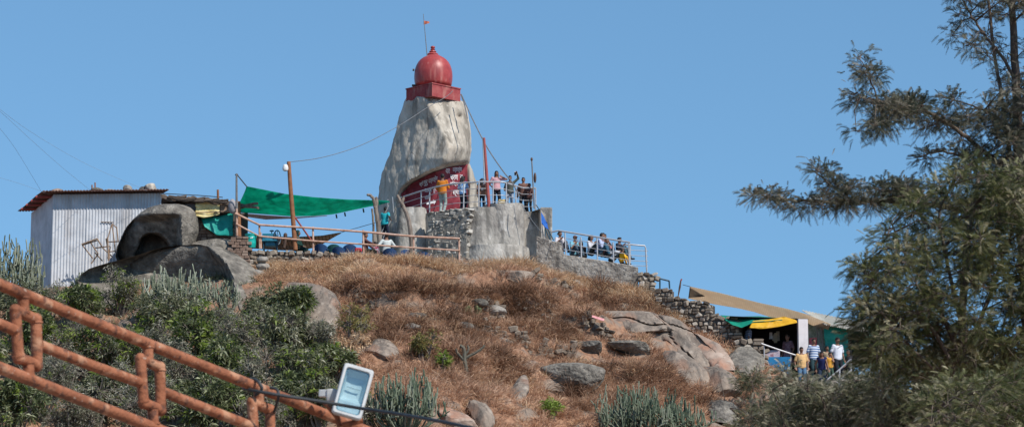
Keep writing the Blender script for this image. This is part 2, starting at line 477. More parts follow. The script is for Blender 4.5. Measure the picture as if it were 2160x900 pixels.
# ---------------------------------------------------------------- stone walls
def rubble(p0, p1, ztop, zbot, th=.45, h=.24, w=(.2, .45), mb=None, core=True, brick=False, rec=.07):
    """coursed irregular stones on both faces of a core; p0,p1 world xy of the front face; ztop/zbot functions of 0..1"""
    mb = mb or MB()
    p0 = Vector((p0[0], p0[1], 0)); p1 = Vector((p1[0], p1[1], 0)); d = p1 - p0; L = d.length; d.normalize()
    nrm = Vector((d.y, -d.x, 0))
    rot = Matrix((( d.x, -nrm.x, 0), (d.y, -nrm.y, 0), (0, 0, 1)))
    zt = ztop if callable(ztop) else (lambda t: ztop)
    zb = zbot if callable(zbot) else (lambda t: zbot)
    if core:
        n = max(2, int(L / .5)); mb.mi = 1
        for i in range(n):
            t0, t1 = i / n, (i + 1) / n
            a = p0 + d * L * t0 - nrm * rec; b = p0 + d * L * t1 - nrm * rec
            c = a - nrm * (th - .14); e = b - nrm * (th - .14)
            vs = [(*q.xy, zb(t)) for q, t in ((a, t0), (b, t1), (e, t1), (c, t0))] + [(*q.xy, min(zt(t0 + .02), zt(t1 - .02)) - .07) for q, t in ((a, t0), (b, t1), (e, t1), (c, t0))]
            mb.add(vs, [(0, 3, 2, 1), (4, 5, 6, 7), (0, 1, 5, 4), (1, 2, 6, 5), (2, 3, 7, 6), (3, 0, 4, 7)], .2)
        mb.mi = 0
    zmin = min(zb(0), zb(.5), zb(1)); zmax = max(zt(0), zt(.5), zt(1)); z = zmin
    row = 0
    while z < zmax:
        hh = h * (random.uniform(.85, 1.15) if brick else random.uniform(.7, 1.35)); s = -random.uniform(0, w[0])
        while s < L:
            ww = random.uniform(*w); t = min(1, max(0, (s + ww / 2) / L))
            top = zt(t)
            if z + hh * .35 < top and z + hh > zb(t) - .1:
                h2 = min(hh, top - z + random.uniform(-.02, .05))
                if not brick and random.random() < .22 and h2 > .16:
                    for q in (0, 1):
                        c = p0 + d * (s + ww / 2) - nrm * random.uniform(.1, .17); c.z = z + h2 * (.25 + .5 * q)
                        mb.stone(c, (ww * 1.0, .34, h2 * .5), rot, random.random(), jit=.12)
                else:
                    c = p0 + d * (s + ww / 2) - nrm * random.uniform(.09, .17); c.z = z + h2 / 2 + (0 if brick else random.uniform(-.02, .02))
                    ang = Matrix.Rotation(0, 3, 'Y') if brick else Matrix.Rotation(random.uniform(-.4, .4), 3, 'Y') @ Matrix.Rotation(random.uniform(-.3, .3), 3, 'Z') @ Matrix.Rotation(random.uniform(-.3, .3), 3, 'X')
                    mb.stone(c, (ww * (.97 if brick else random.uniform(.9, 1.2)), .34, h2 * (.95 if brick else random.uniform(.85, 1.2))), rot @ ang, random.random(), ch=.1 if brick else .26, jit=.04 if brick else .22)
            s += ww
        z += hh; row += 1
    return mb

def Wxy(px, py, Y): return P(px, py, Y)

def stone_wall(name, label, pts, Y, drop, th=.5, brick=False, h=.24, w=(.2, .45), m=None, cat='wall', Y1=None):
    """pts: photograph pixels of the top edge, left to right"""
    Y1 = Y if Y1 is None else Y1
    n = len(pts); x0, x1 = pts[0][0], pts[-1][0]
    Yf = lambda px: Y + (Y1 - Y) * (px - x0) / (x1 - x0)
    W = [P(a, b, Yf(a)) for a, b in pts]
    p0, p1 = W[0], W[-1]
    xs = np.array([q.x for q in W]); zs = np.array([q.z for q in W])
    zt = lambda t: float(np.interp(xs[0] + (xs[-1] - xs[0]) * t, xs, zs))
    zb = lambda t: zt(t) - drop if not callable(drop) else drop(t)
    mb = rubble(p0, p1, zt, zb, th, h, w, brick=brick)
    return single(name, mb, [m or M_stone, M_mortar], label, cat, smooth=True, angle=30)

stone_wall('retaining_wall', 'low rubble retaining wall under the rusty pole railing of the netted terrace', [(500, 523), (600, 526), (700, 531), (860, 541), (985, 551)], 105.0, 1.5, .5, Y1=105.6, h=.17, w=(.12, .38))
stone_wall('brick_pier', 'short weathered brick pier at the foot of the green pole beside the barrel', [(490, 499), (521, 499)], 104.9, 1.5, .55, brick=True, h=.11, w=(.2, .26), m=M_brick, cat='pier')
stone_wall('stone_wall', 'tall stepped rubble wall running down behind the pink granite slabs', [(1384, 607), (1420, 608), (1421, 622), (1504, 640), (1505, 664), (1558, 671)], 105.2, 2.6, .6, Y1=104.0, h=.165, w=(.12, .34))
stone_wall('stone_pillar', 'small stack of rough brown stones at the end of the grey concrete wall', [(1349, 572), (1381, 573)], 106.0, 1.6, .6, h=.17, w=(.15, .3), cat='pillar')
stone_wall('stall_wall', 'low grey stone wall in front of the dark snack stall', [(1553, 709), (1606, 714)], 103.4, 1.9, .5, h=.2, cat='wall')

# crumbled stones below the retaining wall's gap
for (px, py, s, sd, lab) in ((553, 548, .2, 1, 'dark block fallen from the retaining wall gap'), (556, 562, .24, 2, 'pale tilted flat stone below the retaining wall gap'), (548, 578, .28, 3, 'broad flat stone lowest under the retaining wall gap')):
    q = P(px, py, 104.2)
    single('stone', rock_mesh(q, (s * 1.2, s, s * .75), sd, 3, .2), M_granite, lab, 'stone', 'stones fallen from the retaining wall')

# ---------------------------------------------------------------- stone terrace round the monolith
Z_TER = 19.42
ter = thing('stone_terrace', 'round grey concrete and rubble platform carrying the railing around the big rock', 'terrace', P(1000, 560, 109))
tp = [(802, 116), (826, 113.6), (838, 112.0), (870, 110.9), (905, 109.9), (950, 109.1), (1010, 108.6), (1060, 108.7), (1103, 109.0), (1106, 109.7), (1136, 109.7), (1140, 109.1), (1152, 110.5), (1150, 113), (1120, 118), (950, 121), (830, 119)]
ring = [(xat(p, y), y) for p, y in tp]
# densify
rd = []
for i in range(len(ring)):
    a = Vector(ring[i]); b = Vector(ring[(i + 1) % len(ring)]); n = max(1, int((b - a).length / .15))
    for k in range(n): rd.append(a.lerp(b, k / n))
cx = sum(q.x for q in rd) / len(rd); cy = sum(q.y for q in rd) / len(rd)
zz = np.linspace(Z_TER - 3.6, Z_TER, 26)
rows = []
for z in zz:
    A = np.array([[q.x, q.y, z] for q in rd]); d = A - np.array([cx, cy, z]); d /= np.linalg.norm(d, axis=1, keepdims=True)
    bat = (Z_TER - z) * .05
    A = A + d * (bat + .07 * fbm(A * 1.6, 4, 3) + .03 * fbm(A * 5, 3, 5))[:, None]
    if z == zz[-1]: A[:, 2] += .05 * fbm(A * 2.2, 2, 8)
    rows.append([tuple(q) for q in A])
mb = MB().grid(rows, wrap=True)
nb = len(mb.v); c0 = len(rows[0]); mb.v.append((cx, cy, Z_TER)); mb.a.append(.5)
for k in range(c0): mb.f.append(((len(rows) - 1) * c0 + k, (len(rows) - 1) * c0 + (k + 1) % c0, nb)); mb.m.append(0)
part('platform', mb, M_conc, ter, angle=60)

def pier(px, Y, r, zt, zb, seed, name='pier', m=M_conc, flare=.06, cap=True, sq=1.0, amp=.06):
    c = P(px, 500, Y); n = 30; rows = []; lv = list(np.linspace(zb, zt, 22)) + [zt]
    for j, z in enumerate(lv):
        rr = r * (1 + flare * (zt - z))
        an = np.arange(56) * 2 * np.pi / 56
        A = np.stack([c.x + rr * np.sign(np.cos(an)) * np.abs(np.cos(an)) ** sq, c.y + rr * np.sign(np.sin(an)) * np.abs(np.sin(an)) ** sq, np.full(56, z)], -1)
        d = np.stack([np.cos(an), np.sin(an), 0 * an], -1)
        A = A + d * (amp * fbm(A * 1.5, 4, seed) + amp * .5 * fbm(A * 5, 3, seed + 1))[:, None]
        A[:, 2] += .06 * fbm(A * 2.5, 2, seed + 2) * (j >= len(lv) - 3)
        if j == len(lv) - 1: A[:, :2] = np.array([c.x, c.y]) + (A[:, :2] - np.array([c.x, c.y])) * .05
        rows.append([tuple(q) for q in A])
    mb = MB().grid(rows, wrap=True)
    return part(name, mb, m, ter, angle=50)
pier(868, 110.4, .60, 19.62, 16.4, 11, sq=.7)
pier(1064, 109.4, .78, 19.6, 16.4, 12, sq=.9, flare=.03, amp=.1)
pier(990, 109.2, .40, 19.40, 16.4, 13, flare=.03, amp=.08)
pier(1026, 109.3, .33, 19.36, 16.4, 18, flare=.03, amp=.08, m=M_conc2)
pier(1046, 109.5, 1.32, 17.85, 16.0, 14, flare=.08, sq=.9, name='buttress')
pier(1121, 110.5, .62, 19.40, 16.4, 15, name='corner_pier', m=M_conc2, sq=.45, flare=.0, amp=.1)
# rubble facing between the piers
a = P(903, 500, 109.3); b = P(984, 500, 108.45)
mb = rubble(a, b, lambda t: 19.33, lambda t: 17.0 - .5, .5, .15, (.12, .34), rec=.005)
part('rubble_facing', mb, [M_stonel, M_mortarl], ter, angle=30)

# wall stepping down to the right with the seated visitors
def slab_wall(name, label, pts, Y, Y1, th, drop, m, seed, cat='wall', amp=.05):
    n = 90; x0 = pts[0][0]; x1 = pts[-1][0]; top = []
    ps = np.array(pts, float); pxs = np.linspace(x0, x1, n)
    rowsF = []; 
    W = [P(float(q), float(np.interp(q, ps[:, 0], ps[:, 1])), Y + (Y1 - Y) * (q - x0) / (x1 - x0)) for q in pxs]
    prof = [(-0.0, -drop), (-.0, -drop * .8), (0, -drop * .6), (0, -drop * .45), (0, -drop * .3), (0, -drop * .2), (0, -drop * .1), (0, -.02), (.03, 0), (th * .5, .01), (th - .03, 0), (th, -.02), (th, -drop * .5), (th, -drop)]
    rows = []
    for (dy, dz) in prof:
        A = np.array([[q.x, q.y + dy, q.z + dz] for q in W])
        A[:, 1] += amp * fbm(A * 1.4, 4, seed) + amp * .6 * fbm(A * 5, 3, seed + 1)
        A[:, 2] += amp * .8 * fbm(A * 1.7, 3, seed + 3) * (dz > -.1)
        rows.append([tuple(q) for q in A])
    mb = MB().grid(rows)
    k = len(rows); mb.f.append(tuple(i * n for i in range(k))); mb.m.append(0)
    mb.f.append(tuple(i * n + n - 1 for i in range(k))[::-1]); mb.m.append(0)
    return single(name, mb, m, label, cat, angle=50)
slab_wall('concrete_wall', 'long grey pebble-dashed wall below the seated visitors and steel railing', [(1132, 498), (1150, 503), (1184, 512), (1190, 536), (1258, 546), (1346, 563)], 107.3, 106.5, .5, 2.4, M_conc2, 31)

mbf = MB(); mbf.box((xat(740, 109.5), 109.6, 16.5), (xat(1000, 109) - xat(480, 109), 8.6, .3)); single('terrace_floor', mbf, M_floor, kind='structure')
rows = []
for dy in (.35, 1.0, 2.0, 4.5):
    rows.append([tuple(P(a, b, 107.3 - .8 * (a - 1132) / 214) + Vector((0, dy, -.04))) for a, b in ((1186, 534), (1200, 537), (1230, 541), (1258, 546), (1300, 554), (1346, 563))])
single('visitor_terrace', MB().sheet(rows, -.5), M_floor, kind='structure', angle=30)

# ---------------------------------------------------------------- monolith
def edge_line(px):   # lower lip of the overhang, photograph rows
    return np.interp(px, [835, 845, 870, 910, 945, 985, 1000, 1020], [420, 402, 382, 361, 349, 343, 330, 320])
def mono_relief(px, py):
    e = edge_line(px)
    rec = sstep(-5, 5, py - e) * sstep(832, 858, px) * (.88 - .15 * sstep(880, 845, px))
    rec = rec * (1 - .35 * sstep(984, 992, px))
    belly = -.55 * np.exp(-((py - 268) / 60) ** 2) * np.exp(-((px - 950) / 55) ** 2)
    left = .9 * sstep(905, 800, px) * sstep(200, 330, py) * .0
    crease = .25 * np.exp(-((px - (893 + (py - 215) * .38)) / 9) ** 2) * sstep(205, 230, py) * sstep(330, 300, py)
    notch = .22 * np.exp(-((px - 968) / 7) ** 2 - ((py - 246) / 6) ** 2)
    scoop = .3 * np.exp(-((px - 890) / 16) ** 2 - ((py - 222) / 22) ** 2)
    return rec + notch
mono_rows = [(190, 876, 884), (195, 868, 893), (200, 862, 925), (207, 858, 958), (214, 854, 974), (230, 849, 983), (260, 842, 990), (290, 833, 994), (318, 825, 994), (332, 820, 991), (346, 815, 990), (360, 809, 997), (380, 803, 1003), (400, 799, 1008), (420, 797, 1010), (445, 795, 1012), (500, 799, 1014), (530, 806, 1014), (540, 830, 990)]
MY = lambda y: np.interp(y, [190, 260, 345, 450, 540], [113.0, 113.2, 113.5, 113.7, 113.8])
MT = lambda y: np.interp(y, [190, 205, 225, 265, 312, 335, 350, 450, 540], [.7, 1.1, 1.3, 1.75, 2.5, 2.6, 2.4, 2.2, 2.2])
mono = thing('granite_monolith', 'towering pale granite boulder leaning over the platform with painted red base', 'rock', P(900, 530, 113.5))
Vm, Fm = loft(mono_rows, MY, MT, mono_relief, 150, 120, amp=.075, nsc=.8, e=.62, seed=4, capk=.3, ridgex=lambda y: np.interp(y, [190, 215, 260, 310, 350, 450], [888, 900, 925, 948, 930, 900]), pL=.9, pR=.62, fine=.085, soft=.02)
part('boulder', (Vm, Fm), M_monolith, mono, angle=50)

def mono_front(px, py):
    """depth of the monolith's front face at a pixel, read back from its built surface"""
    q = Vm.reshape(120, 150, 3)[:, 1:75]
    qx, qy = proj(q)
    px = np.asarray(px, float); py = np.asarray(py, float); out = np.zeros(px.shape)
    fx = qx.ravel(); fy = qy.ravel(); fY = q[..., 1].ravel()
    for i in np.ndindex(px.shape):
        dd = (fx - px[i]) ** 2 + (fy - py[i]) ** 2
        k = np.argpartition(dd, 6)[:6]; w = 1 / (dd[k] + .5); out[i] = (fY[k] * w).sum() / w.sum()
    return out
# red painted recess: a thin skin of paint following the rock face
prow = []
for t in np.linspace(0, 1, 34):
    row = []
    for px in np.linspace(846, 986, 60):
        e = float(edge_line(px)) + 4 + (0 if px > 860 else 3)
        row.append((px, e + (455 - e) * t))
    prow.append(row)
pr = np.array(prow); Yp = mono_front(pr[..., 0], pr[..., 1])
for _ in range(2):
    Yp[1:-1, 1:-1] = (Yp[1:-1, 1:-1] * 2 + Yp[:-2, 1:-1] + Yp[2:, 1:-1] + Yp[1:-1, :-2] + Yp[1:-1, 2:]) / 6
Yp = Yp - .05
rows = [[tuple(P(pr[i, k, 0], pr[i, k, 1], Yp[i, k])) for k in range(60)] for i in range(34)]
M_redpaint = mat('red painted rock', [(.13, .016, .026), (.20, .026, .038), (.28, .05, .06)], 2.5, .7, bump=.5, bscale=6, lo=.3, hi=.7,
                 stains=[(4, (1, 1, .5), (.40, .15, .15, 1), .5, .58, .7)])
M_white = mat('white sign paint', [(.62, .6, .6), (.8, .78, .77)], 6, .7)
M_redstripe = mat('pale limewash', [(.5, .45, .4), (.62, .57, .5)], 3, .9)
panel = part('painted_panel', MB().sheet(rows, -.02), M_redpaint, mono, angle=None)

def panel_y(px, py):
    return float(mono_front(np.array([px]), np.array([py]))[0]) - .085
def text_mesh(body, size=1.0):
    c = bpy.data.curves.new('lettering', 'FONT'); c.body = body; c.size = size; c.resolution_u = 3; c.offset = .012
    o = bpy.data.objects.new('lettering', c); COL.objects.link(o)
    bpy.context.view_layer.update()
    me = bpy.data.meshes.new_from_object(o.evaluated_get(bpy.context.evaluated_depsgraph_get()))
    V = np.array([v.co[:] for v in me.vertices]); Fc = [tuple(p.vertices) for p in me.polygons]
    bpy.data.objects.remove(o); bpy.data.curves.remove(c); bpy.data.meshes.remove(me)
    return V, Fc
def paint_text(body, x0, x1, y0, h, tilt=0):
    V, Fc = text_mesh(body)
    w = V[:, 0].max() - V[:, 0].min(); sx = (x1 - x0) / w
    zl, zh = V[:, 1].min(), V[:, 1].max(); sy = h / (zh - zl)
    pts = []
    for v in V:
        px = x0 + (v[0] - V[:, 0].min()) * sx; py = y0 - (v[1] - zl) * sy + tilt * (px - x0)
        pts.append((px, py))
    pa = np.array(pts); Y = mono_front(pa[:, 0], pa[:, 1]); Y = np.minimum(Y, Y.mean() + .2) 
    # a smooth local plane keeps strokes even
    A = np.c_[pa, np.ones(len(pa))]; co, *_ = np.linalg.lstsq(A, Y, rcond=None); Yf = A @ co
    ym = np.max(Yf - Y); Yf = Yf - max(.0, min(ym, .12)) - .1
    part('lettering', MB().add([P(p[0], p[1], y) for p, y in zip(pts, Yf)], Fc), M_white, mono, smooth=False)
for a_ in (('श्री', 885, 893, 395, 12, -.25), ('गुरु', 893.5, 902, 393.5, 12, -.3), ('दत्तात्रेय', 904, 923, 389, 14, -.33), ('आदर पुर', 895, 921, 409, 11, -.1),
           ('शांति', 896, 907, 421, 9, -.2), ('यार', 940, 949, 366, 10, 0), ('दत्तात्रेय', 955, 974, 364.5, 14, -.03), ('चरण', 950, 966, 380, 11, 0),
           ('विश्व', 949, 966, 393, 11, 0), ('स्था', 955, 970, 414, 13, 0), ('न', 970, 976, 378, 9, 0)):
    paint_text(*a_)
# painted arrow
mba = MB(); ya = panel_y(908, 427) - .12
ar = [(900, 427), (900, 431.5), (915, 428), (915.5, 431), (920, 424.5), (913.5, 420.5), (914.5, 423.5)]
mba.add([P(x_, y_, ya) for x_, y_ in ar], [tuple(range(7))]); part('arrow', mba, M_white, mono, smooth=False)

# ---------------------------------------------------------------- the dome shrine on top
M_dome = mat('glossy red enamel', [(.25, .033, .032), (.32, .046, .043), (.38, .066, .06)], 3, .42, bump=.2, bscale=5, lo=.3, hi=.7, spec=.4,
             stains=[(2.0, (1, 1, .5), (.20, .028, .03, 1), .65, .5, .64), (3.4, (1.6, 1.6, .25), (.44, .16, .13, 1), .45, .56, .7), (7, (1, 1, .3), (.46, .2, .18, 1), .5, .62, .72)])
M_plinth = mat('faded red paint', [(.20, .032, .036), (.28, .05, .052), (.33, .085, .08)], 3, .8, bump=.4, bscale=9, stains=[(3, (1, 1, .3), (.42, .22, .18, 1), .6, .54, .68), (5, (1.5, 1.5, .2), (.10, .03, .03, 1), .6, .56, .68)])
DC = P(914, 185, 112.9); px_m = 112.9 / F
shr = thing('dome_shrine', 'glossy red onion dome on a square red plinth atop the rock', 'shrine', P(914, 212, 112.9))
zb_ = P(914, 207, 112.2).z; zt_ = P(914, 179, 112.0).z
mb = MB(); s_ = 1.6
mb.box((DC.x, DC.y, (zb_ + zt_) / 2 + .0), (s_, s_, zt_ - zb_ - .0), Matrix.Rotation(R(44), 3, 'Z'))
part('plinth', mb, M_plinth, shr, smooth=False)
mb = MB(); mb.box((DC.x, DC.y, zt_ + .02), (s_ + .05, s_ + .05, .05), Matrix.Rotation(R(44), 3, 'Z')); part('plinth_cap', mb, M_plinth, shr, smooth=False)
pr_ = []
zz0 = zt_ + .04
for (rp, yp) in ((38.5, 183), (40, 177), (41.3, 168), (41.4, 160), (40.7, 152), (39.2, 145), (36.8, 138.5), (33, 132), (28.4, 127), (23, 123), (17, 119.8), (12, 117), (9.5, 115)):
    pr_.append((rp * px_m, P(914, yp, 112.9).z - zz0))
mb = MB(); mb.lathe((DC.x, DC.y, zz0), [(.3, -.02)] + pr_ + [(.02, pr_[-1][1] + .02)], 56); part('dome', mb, M_dome, shr, angle=None)
fp = [(10, 117), (12, 115.5), (11, 113.5), (7, 111.5), (6.5, 110.5), (8, 109.8), (7.5, 108.5), (4.5, 107), (4.5, 106), (5.5, 105.2), (4.2, 104.4), (3.2, 103.5), (4.6, 102), (5, 100.2), (4.4, 98.8), (2.4, 97.6), (.3, 97.2)]
mb = MB(); z0 = P(914, 116, 112.9).z
mb.lathe((DC.x - .03, DC.y, z0), [(r_ * px_m, P(914, y_, 112.9).z - z0) for r_, y_ in fp], 24); part('finial', mb, M_dome, shr)
M_iron = mat('dark rusty iron', [(.05, .035, .03), (.12, .07, .05)], 8, .7)
for (a_, b_) in (((874, 148), (870.5, 147.5)), ((878, 181), (869, 180.5))):
    mb = MB(); mb.tube(px_line([a_, b_], 112.7), .05, 8); part('spout', mb, M_iron, shr)
# flag
M_orange = mat('orange cloth', [(.75, .22, .12), (.85, .30, .18)], 6, .8, transl=.3)
M_pole = mat('grey iron pole', [(.10, .10, .10), (.2, .19, .18)], 8, .6)
fl = thing('temple_flag', 'tiny orange pennant on a thin pole beside the red dome', 'flag', P(901, 122, 112.6))
mb = MB(); mb.tube(px_line([(901.5, 124), (898, 85), (893, 30)], 112.7), [.022, .018, .012], 6); part('pole', mb, M_pole, fl)
mb = MB(); rows = []
for t in np.linspace(0, 1, 8):
    rows.append([P(893.6 + 12 * t, 44 + 2 * t + (9 - 6 * t) * u, 112.7 + .05 * math.sin(t * 6 + u)) for u in np.linspace(0, 1, 5)])
mb.sheet(rows, .006); part('pennant', mb, M_orange, fl)
# ---------------------------------------------------------------- railings
M_steel = mat('brushed steel pipe', [(.34, .34, .35), (.48, .48, .49)], 12, .5, metallic=.35)
M_rustpole = mat('rusty pinkish pipe', [(.30, .16, .10), (.48, .30, .22), (.55, .40, .33)], 5, .8)
M_redpole = mat('red oxide pole', [(.22, .05, .045), (.33, .08, .07)], 6, .7)
M_brownpole = mat('brown rusty pole', [(.16, .065, .03), (.30, .13, .06)], 5, .8)
M_wood = mat('bare grey wood', [(.08, .06, .05), (.20, .16, .13), (.28, .23, .19)], 6, .9, stretch=(1, 1, .3), bump=.5)
M_rope = mat('dark rope', [(.03, .03, .03), (.08, .075, .07)], 10, .9)
M_cable = mat('grey cable', [(.10, .11, .12), (.2, .2, .21)], 10, .8)
M_wire = mat('faint aluminium wire', [(.22, .26, .30), (.30, .34, .38)], 10, .7)

# upper steel railing: x from pixel, depth Y along the terrace rim
rim = [(817, 114.6), (840, 112.6), (880, 111.2), (920, 110.0), (960, 109.3), (1010, 108.95), (1060, 109.0), (1088, 109.5), (1103, 110.0), (1130, 110.0)]
rx_ = np.array([p for p, _ in rim]); ry_ = np.array([y for _, y in rim])
def rimp(px, z):
    Y = float(np.interp(px, rx_, ry_)); return Vector((xat(px, Y), Y, z))
ur = thing('steel_railing', 'curved tubular steel railing on top of the round stone platform', 'railing', rimp(1000, Z_TER))
ztop = lambda px: Z_TER + float(np.interp(px, [817, 1060, 1088, 1130], [1.06, 1.08, 1.02, 1.02]))
rp = list(np.linspace(817, 1130, 60))
mb = MB(); mb.tube([rimp(p, ztop(p)) for p in rp], .034, 10); part('top_rail', mb, M_steel, ur)
for k in (1, 2, 3):
    mb = MB(); mb.tube([rimp(p, Z_TER + (ztop(p) - Z_TER) * k / 4) for p in rp], .014, 8); part('middle_rail', mb, M_steel, ur)
for p in (817, 826, 888, 906, 978, 1010, 1040, 1068, 1088, 1130):
    mb = MB(); mb.tube([rimp(p, Z_TER - .12), rimp(p, ztop(p))], .027, 8); part('post', mb, M_steel, ur)
# lower right steel railing (descending) with its level end bay
lr = thing('steel_railing', 'sloping steel railing in front of the seated visitors on the grey wall', 'railing', P(1250, 545, 107))
def line_at(px, pts): return float(np.interp(px, [a for a, _ in pts], [b for _, b in pts]))
yr_ = lambda px: 107.45 - .7 * (px - 1178) / 150
tp_ = [(1163, 489), (1178, 486), (1190, 488), (1329, 511)]
mb = MB(); mb.tube([P(p, line_at(p, tp_), yr_(p)) for p in (1163, 1170, 1178, 1190, 1225, 1260, 1295, 1329)], .034, 10); part('top_rail', mb, M_steel, lr)
bt = [(1178, 534), (1192, 537), (1340, 562)]
for k in (.28, .52, .77):
    mb = MB(); mb.tube([P(p, line_at(p, tp_) * (1 - k) + line_at(p, bt) * k, yr_(p)) for p in (1192, 1225, 1258, 1294, 1326)], .013, 8); part('middle_rail', mb, M_steel, lr)
for p in (1192, 1225, 1259, 1293, 1326):
    y0 = line_at(p, tp_) if p not in (1225, 1293) else line_at(p, tp_) + 6
    mb = MB(); mb.tube([P(p, y0, yr_(p)), P(p + 1.5, line_at(p, bt) + 5, yr_(p))], .028, 8); part('post', mb, M_steel, lr)
er = thing('steel_railing', 'short level steel railing bay above the small rough stone pillar', 'railing', P(1345, 560, 107.6))
mb = MB(); mb.tube(px_line([(1320, 516), (1330, 515.5), (1360, 518), (1362, 523), (1364.5, 575)], 107.4), .03, 10); part('top_rail', mb, M_steel, er)
for y in (529, 540, 551, 561):
    mb = MB(); mb.tube(px_line([(1326, y - 2), (1367, y)], 107.4), .013, 8); part('middle_rail', mb, M_steel, er)
mb = MB(); mb.tube(px_line([(1329, 516), (1329.5, 566)], 107.4), .026, 8); part('post', mb, M_steel, er)

# rusty pole railing along the netted terrace
pr_ = thing('pole_railing', 'rusty pinkish pole railing along the low rubble retaining wall', 'railing', P(760, 530, 105.3))
YL = lambda px: 105.0 + .6 * (px - 497) / 480
T1 = [(496, 450), (547, 474), (660, 481), (770, 489), (868, 498), (970, 503)]
T2 = [(498, 472), (547, 498), (660, 508), (770, 515), (868, 522), (970, 528)]
for nm, pl, r_ in (('top_rail', T1, .042), ('lower_rail', T2, .034)):
    mb = MB(); mb.tube([P(a, b, YL(a) - .06) for a, b in pl], r_, 8); part(nm, mb, M_rustpole, pr_)
for (a, b, c) in ((499, 440, 497), (547, 472, 524), (549.5, 490, 524), (660, 478, 530), (766, 485, 538), (872, 497, 545), (968, 501, 556)):
    mb = MB(); mb.tube([P(a, b, YL(a)), P(a + 1, c, YL(a))], .038, 8); part('post', mb, M_rustpole, pr_)

# poles
lp = thing('lamp_pole', 'tall brown rusty pole with a small white lamp near its tip', 'pole', P(622, 524, 105.3))
mb = MB(); mb.tube(px_line([(609, 341), (613, 400), (618, 460), (623, 527)], 105.2), [.075, .085, .09, .095], 10); part('pole', mb, M_brownpole, lp)
mb = MB(); mb.tube(px_line([(618, 452), (656, 506)], [105.2, 105.6]), .035, 8); part('brace', mb, M_redpole, lp)
M_wht = mat('white enamel', [(.62, .62, .6), (.74, .74, .72)], 5, .4)
mb = MB(); c = P(602, 354, 105.1); mb.lathe((c.x, c.y, c.z - .1), [(.03, .24), (.09, .2), (.12, .08), (.1, .0), (.04, -.03)][::-1], 16); part('lamp', mb, M_wht, lp)
mb = MB(); mb.tube(px_line([(603, 349), (610, 347)], 105.15), .02, 6); part('bracket', mb, M_brownpole, lp)
sp = thing('pole', 'thin grey pole with dark tip beside the green shade net corner', 'pole', P(498, 500, 105.2))
mb = MB(); mb.tube(px_line([(499, 366), (499, 385), (499.5, 500)], 105.25), [.035, .04, .055], 8); part('shaft', mb, M_pole, sp)
mb = MB(); mb.tube(px_line([(495.5, 369), (502, 368)], 105.25), .02, 6); part('crosspiece', mb, M_iron, sp)
rm = thing('mast', 'dark red mast standing at the front rim of the round platform', 'mast', rimp(1031, Z_TER))
mb = MB(); mb.tube(px_line([(1021, 291), (1026, 360), (1032, 443)], [109.2, 109.05, 108.9]), [.05, .065, .075], 10); part('shaft', mb, M_redpole, rm)
wp = thing('pole', 'slim white pole right behind the dark red mast', 'pole', rimp(1023, Z_TER))
mb = MB(); mb.tube(px_line([(1018.5, 290), (1024, 440)], 109.5), .026, 8); part('shaft', mb, M_steel, wp)
gp = thing('pole', 'thin grey pole holding a black horn at the right end of the upper railing', 'pole', P(1126, 438, 109.9))
mb = MB(); mb.tube(px_line([(1121.5, 335), (1127, 440)], 109.85), .026, 8); part('shaft', mb, M_pole, gp)
mb = MB(); mb.ellipsoid(P(1121.5, 336, 109.85), (.05, .05, .08), seg=8, ring=6); part('tip', mb, M_iron, gp)
mb = MB(); mb.ellipsoid(P(1128.5, 375, 110.0), (.06, .12, .22), seg=12, ring=8); part('horn', mb, M_iron, gp)

# forked tree-branch props
def branch(name, label, mains, Y, twigs=()):
    mb = MB()
    for pl, r0, r1 in mains:
        pts = subdiv(px_line(pl, Y), 5, .012); n = len(pts)
        mb.tube(pts, [r0 + (r1 - r0) * i / (n - 1) for i in range(n)], 8)
    return single(name, mb, M_wood, label, 'prop', 'forked branch props holding the shade net')
branch('wooden_prop', 'bare forked branch prop left of the boy in turquoise', [([(801, 512), (797, 470), (792, 440), (790, 425), (783, 413), (775, 411)], .10, .05), ([(792, 440), (795, 425), (793, 416)], .08, .05)], 108.0)
branch('wooden_prop', 'crooked dark branch prop in front of the square concrete pier', [([(869, 545), (868, 505), (862, 465), (853, 440), (845, 425), (838, 412)], .10, .055), ([(847, 428), (851, 420), (850, 416)], .07, .05)], 106.2)
branch('wooden_prop', 'slim straight branch prop right behind the forked one by the net', [([(789, 520), (787, 470), (785, 440)], .05, .04)], 108.6)

# ---------------------------------------------------------------- shade nets and tarps
M_net = mat('green shade net', [(.010, .37, .26), (.014, .48, .345), (.025, .56, .41)], 2.2, .75, bump=.4, bscale=6, transl=.72, lo=.35, hi=.65)
M_greysheet = mat('grey woven sheet', [(.30, .27, .28), (.42, .40, .41)], 3, .8, transl=.3)
M_teal = mat('teal tarpaulin', [(.004, .17, .14), (.01, .27, .22), (.02, .33, .27)], 3, .5, bump=.5, bscale=5, lo=.3, hi=.7)
M_yellow = mat('yellow tarpaulin', [(.42, .21, .006), (.58, .31, .012), (.66, .38, .03)], 3, .55, bump=.4, bscale=5)
M_cream = mat('cream tarpaulin', [(.42, .32, .10), (.62, .50, .22), (.72, .63, .36)], 3, .55, bump=.6, bscale=6)
M_brownnet = mat('brown shade net', [(.26, .17, .13), (.36, .25, .19), (.42, .31, .24)], 3, .9, transl=.4, stripes=(0, 7, (.17, .115, .07, 1), .72))
M_beige = mat('beige striped awning cloth', [(.66, .55, .43), (.72, .61, .48), (.76, .66, .53)], 3, .9, transl=.7, stripes=(0, 14, (.68, .57, .45, 1), .6))

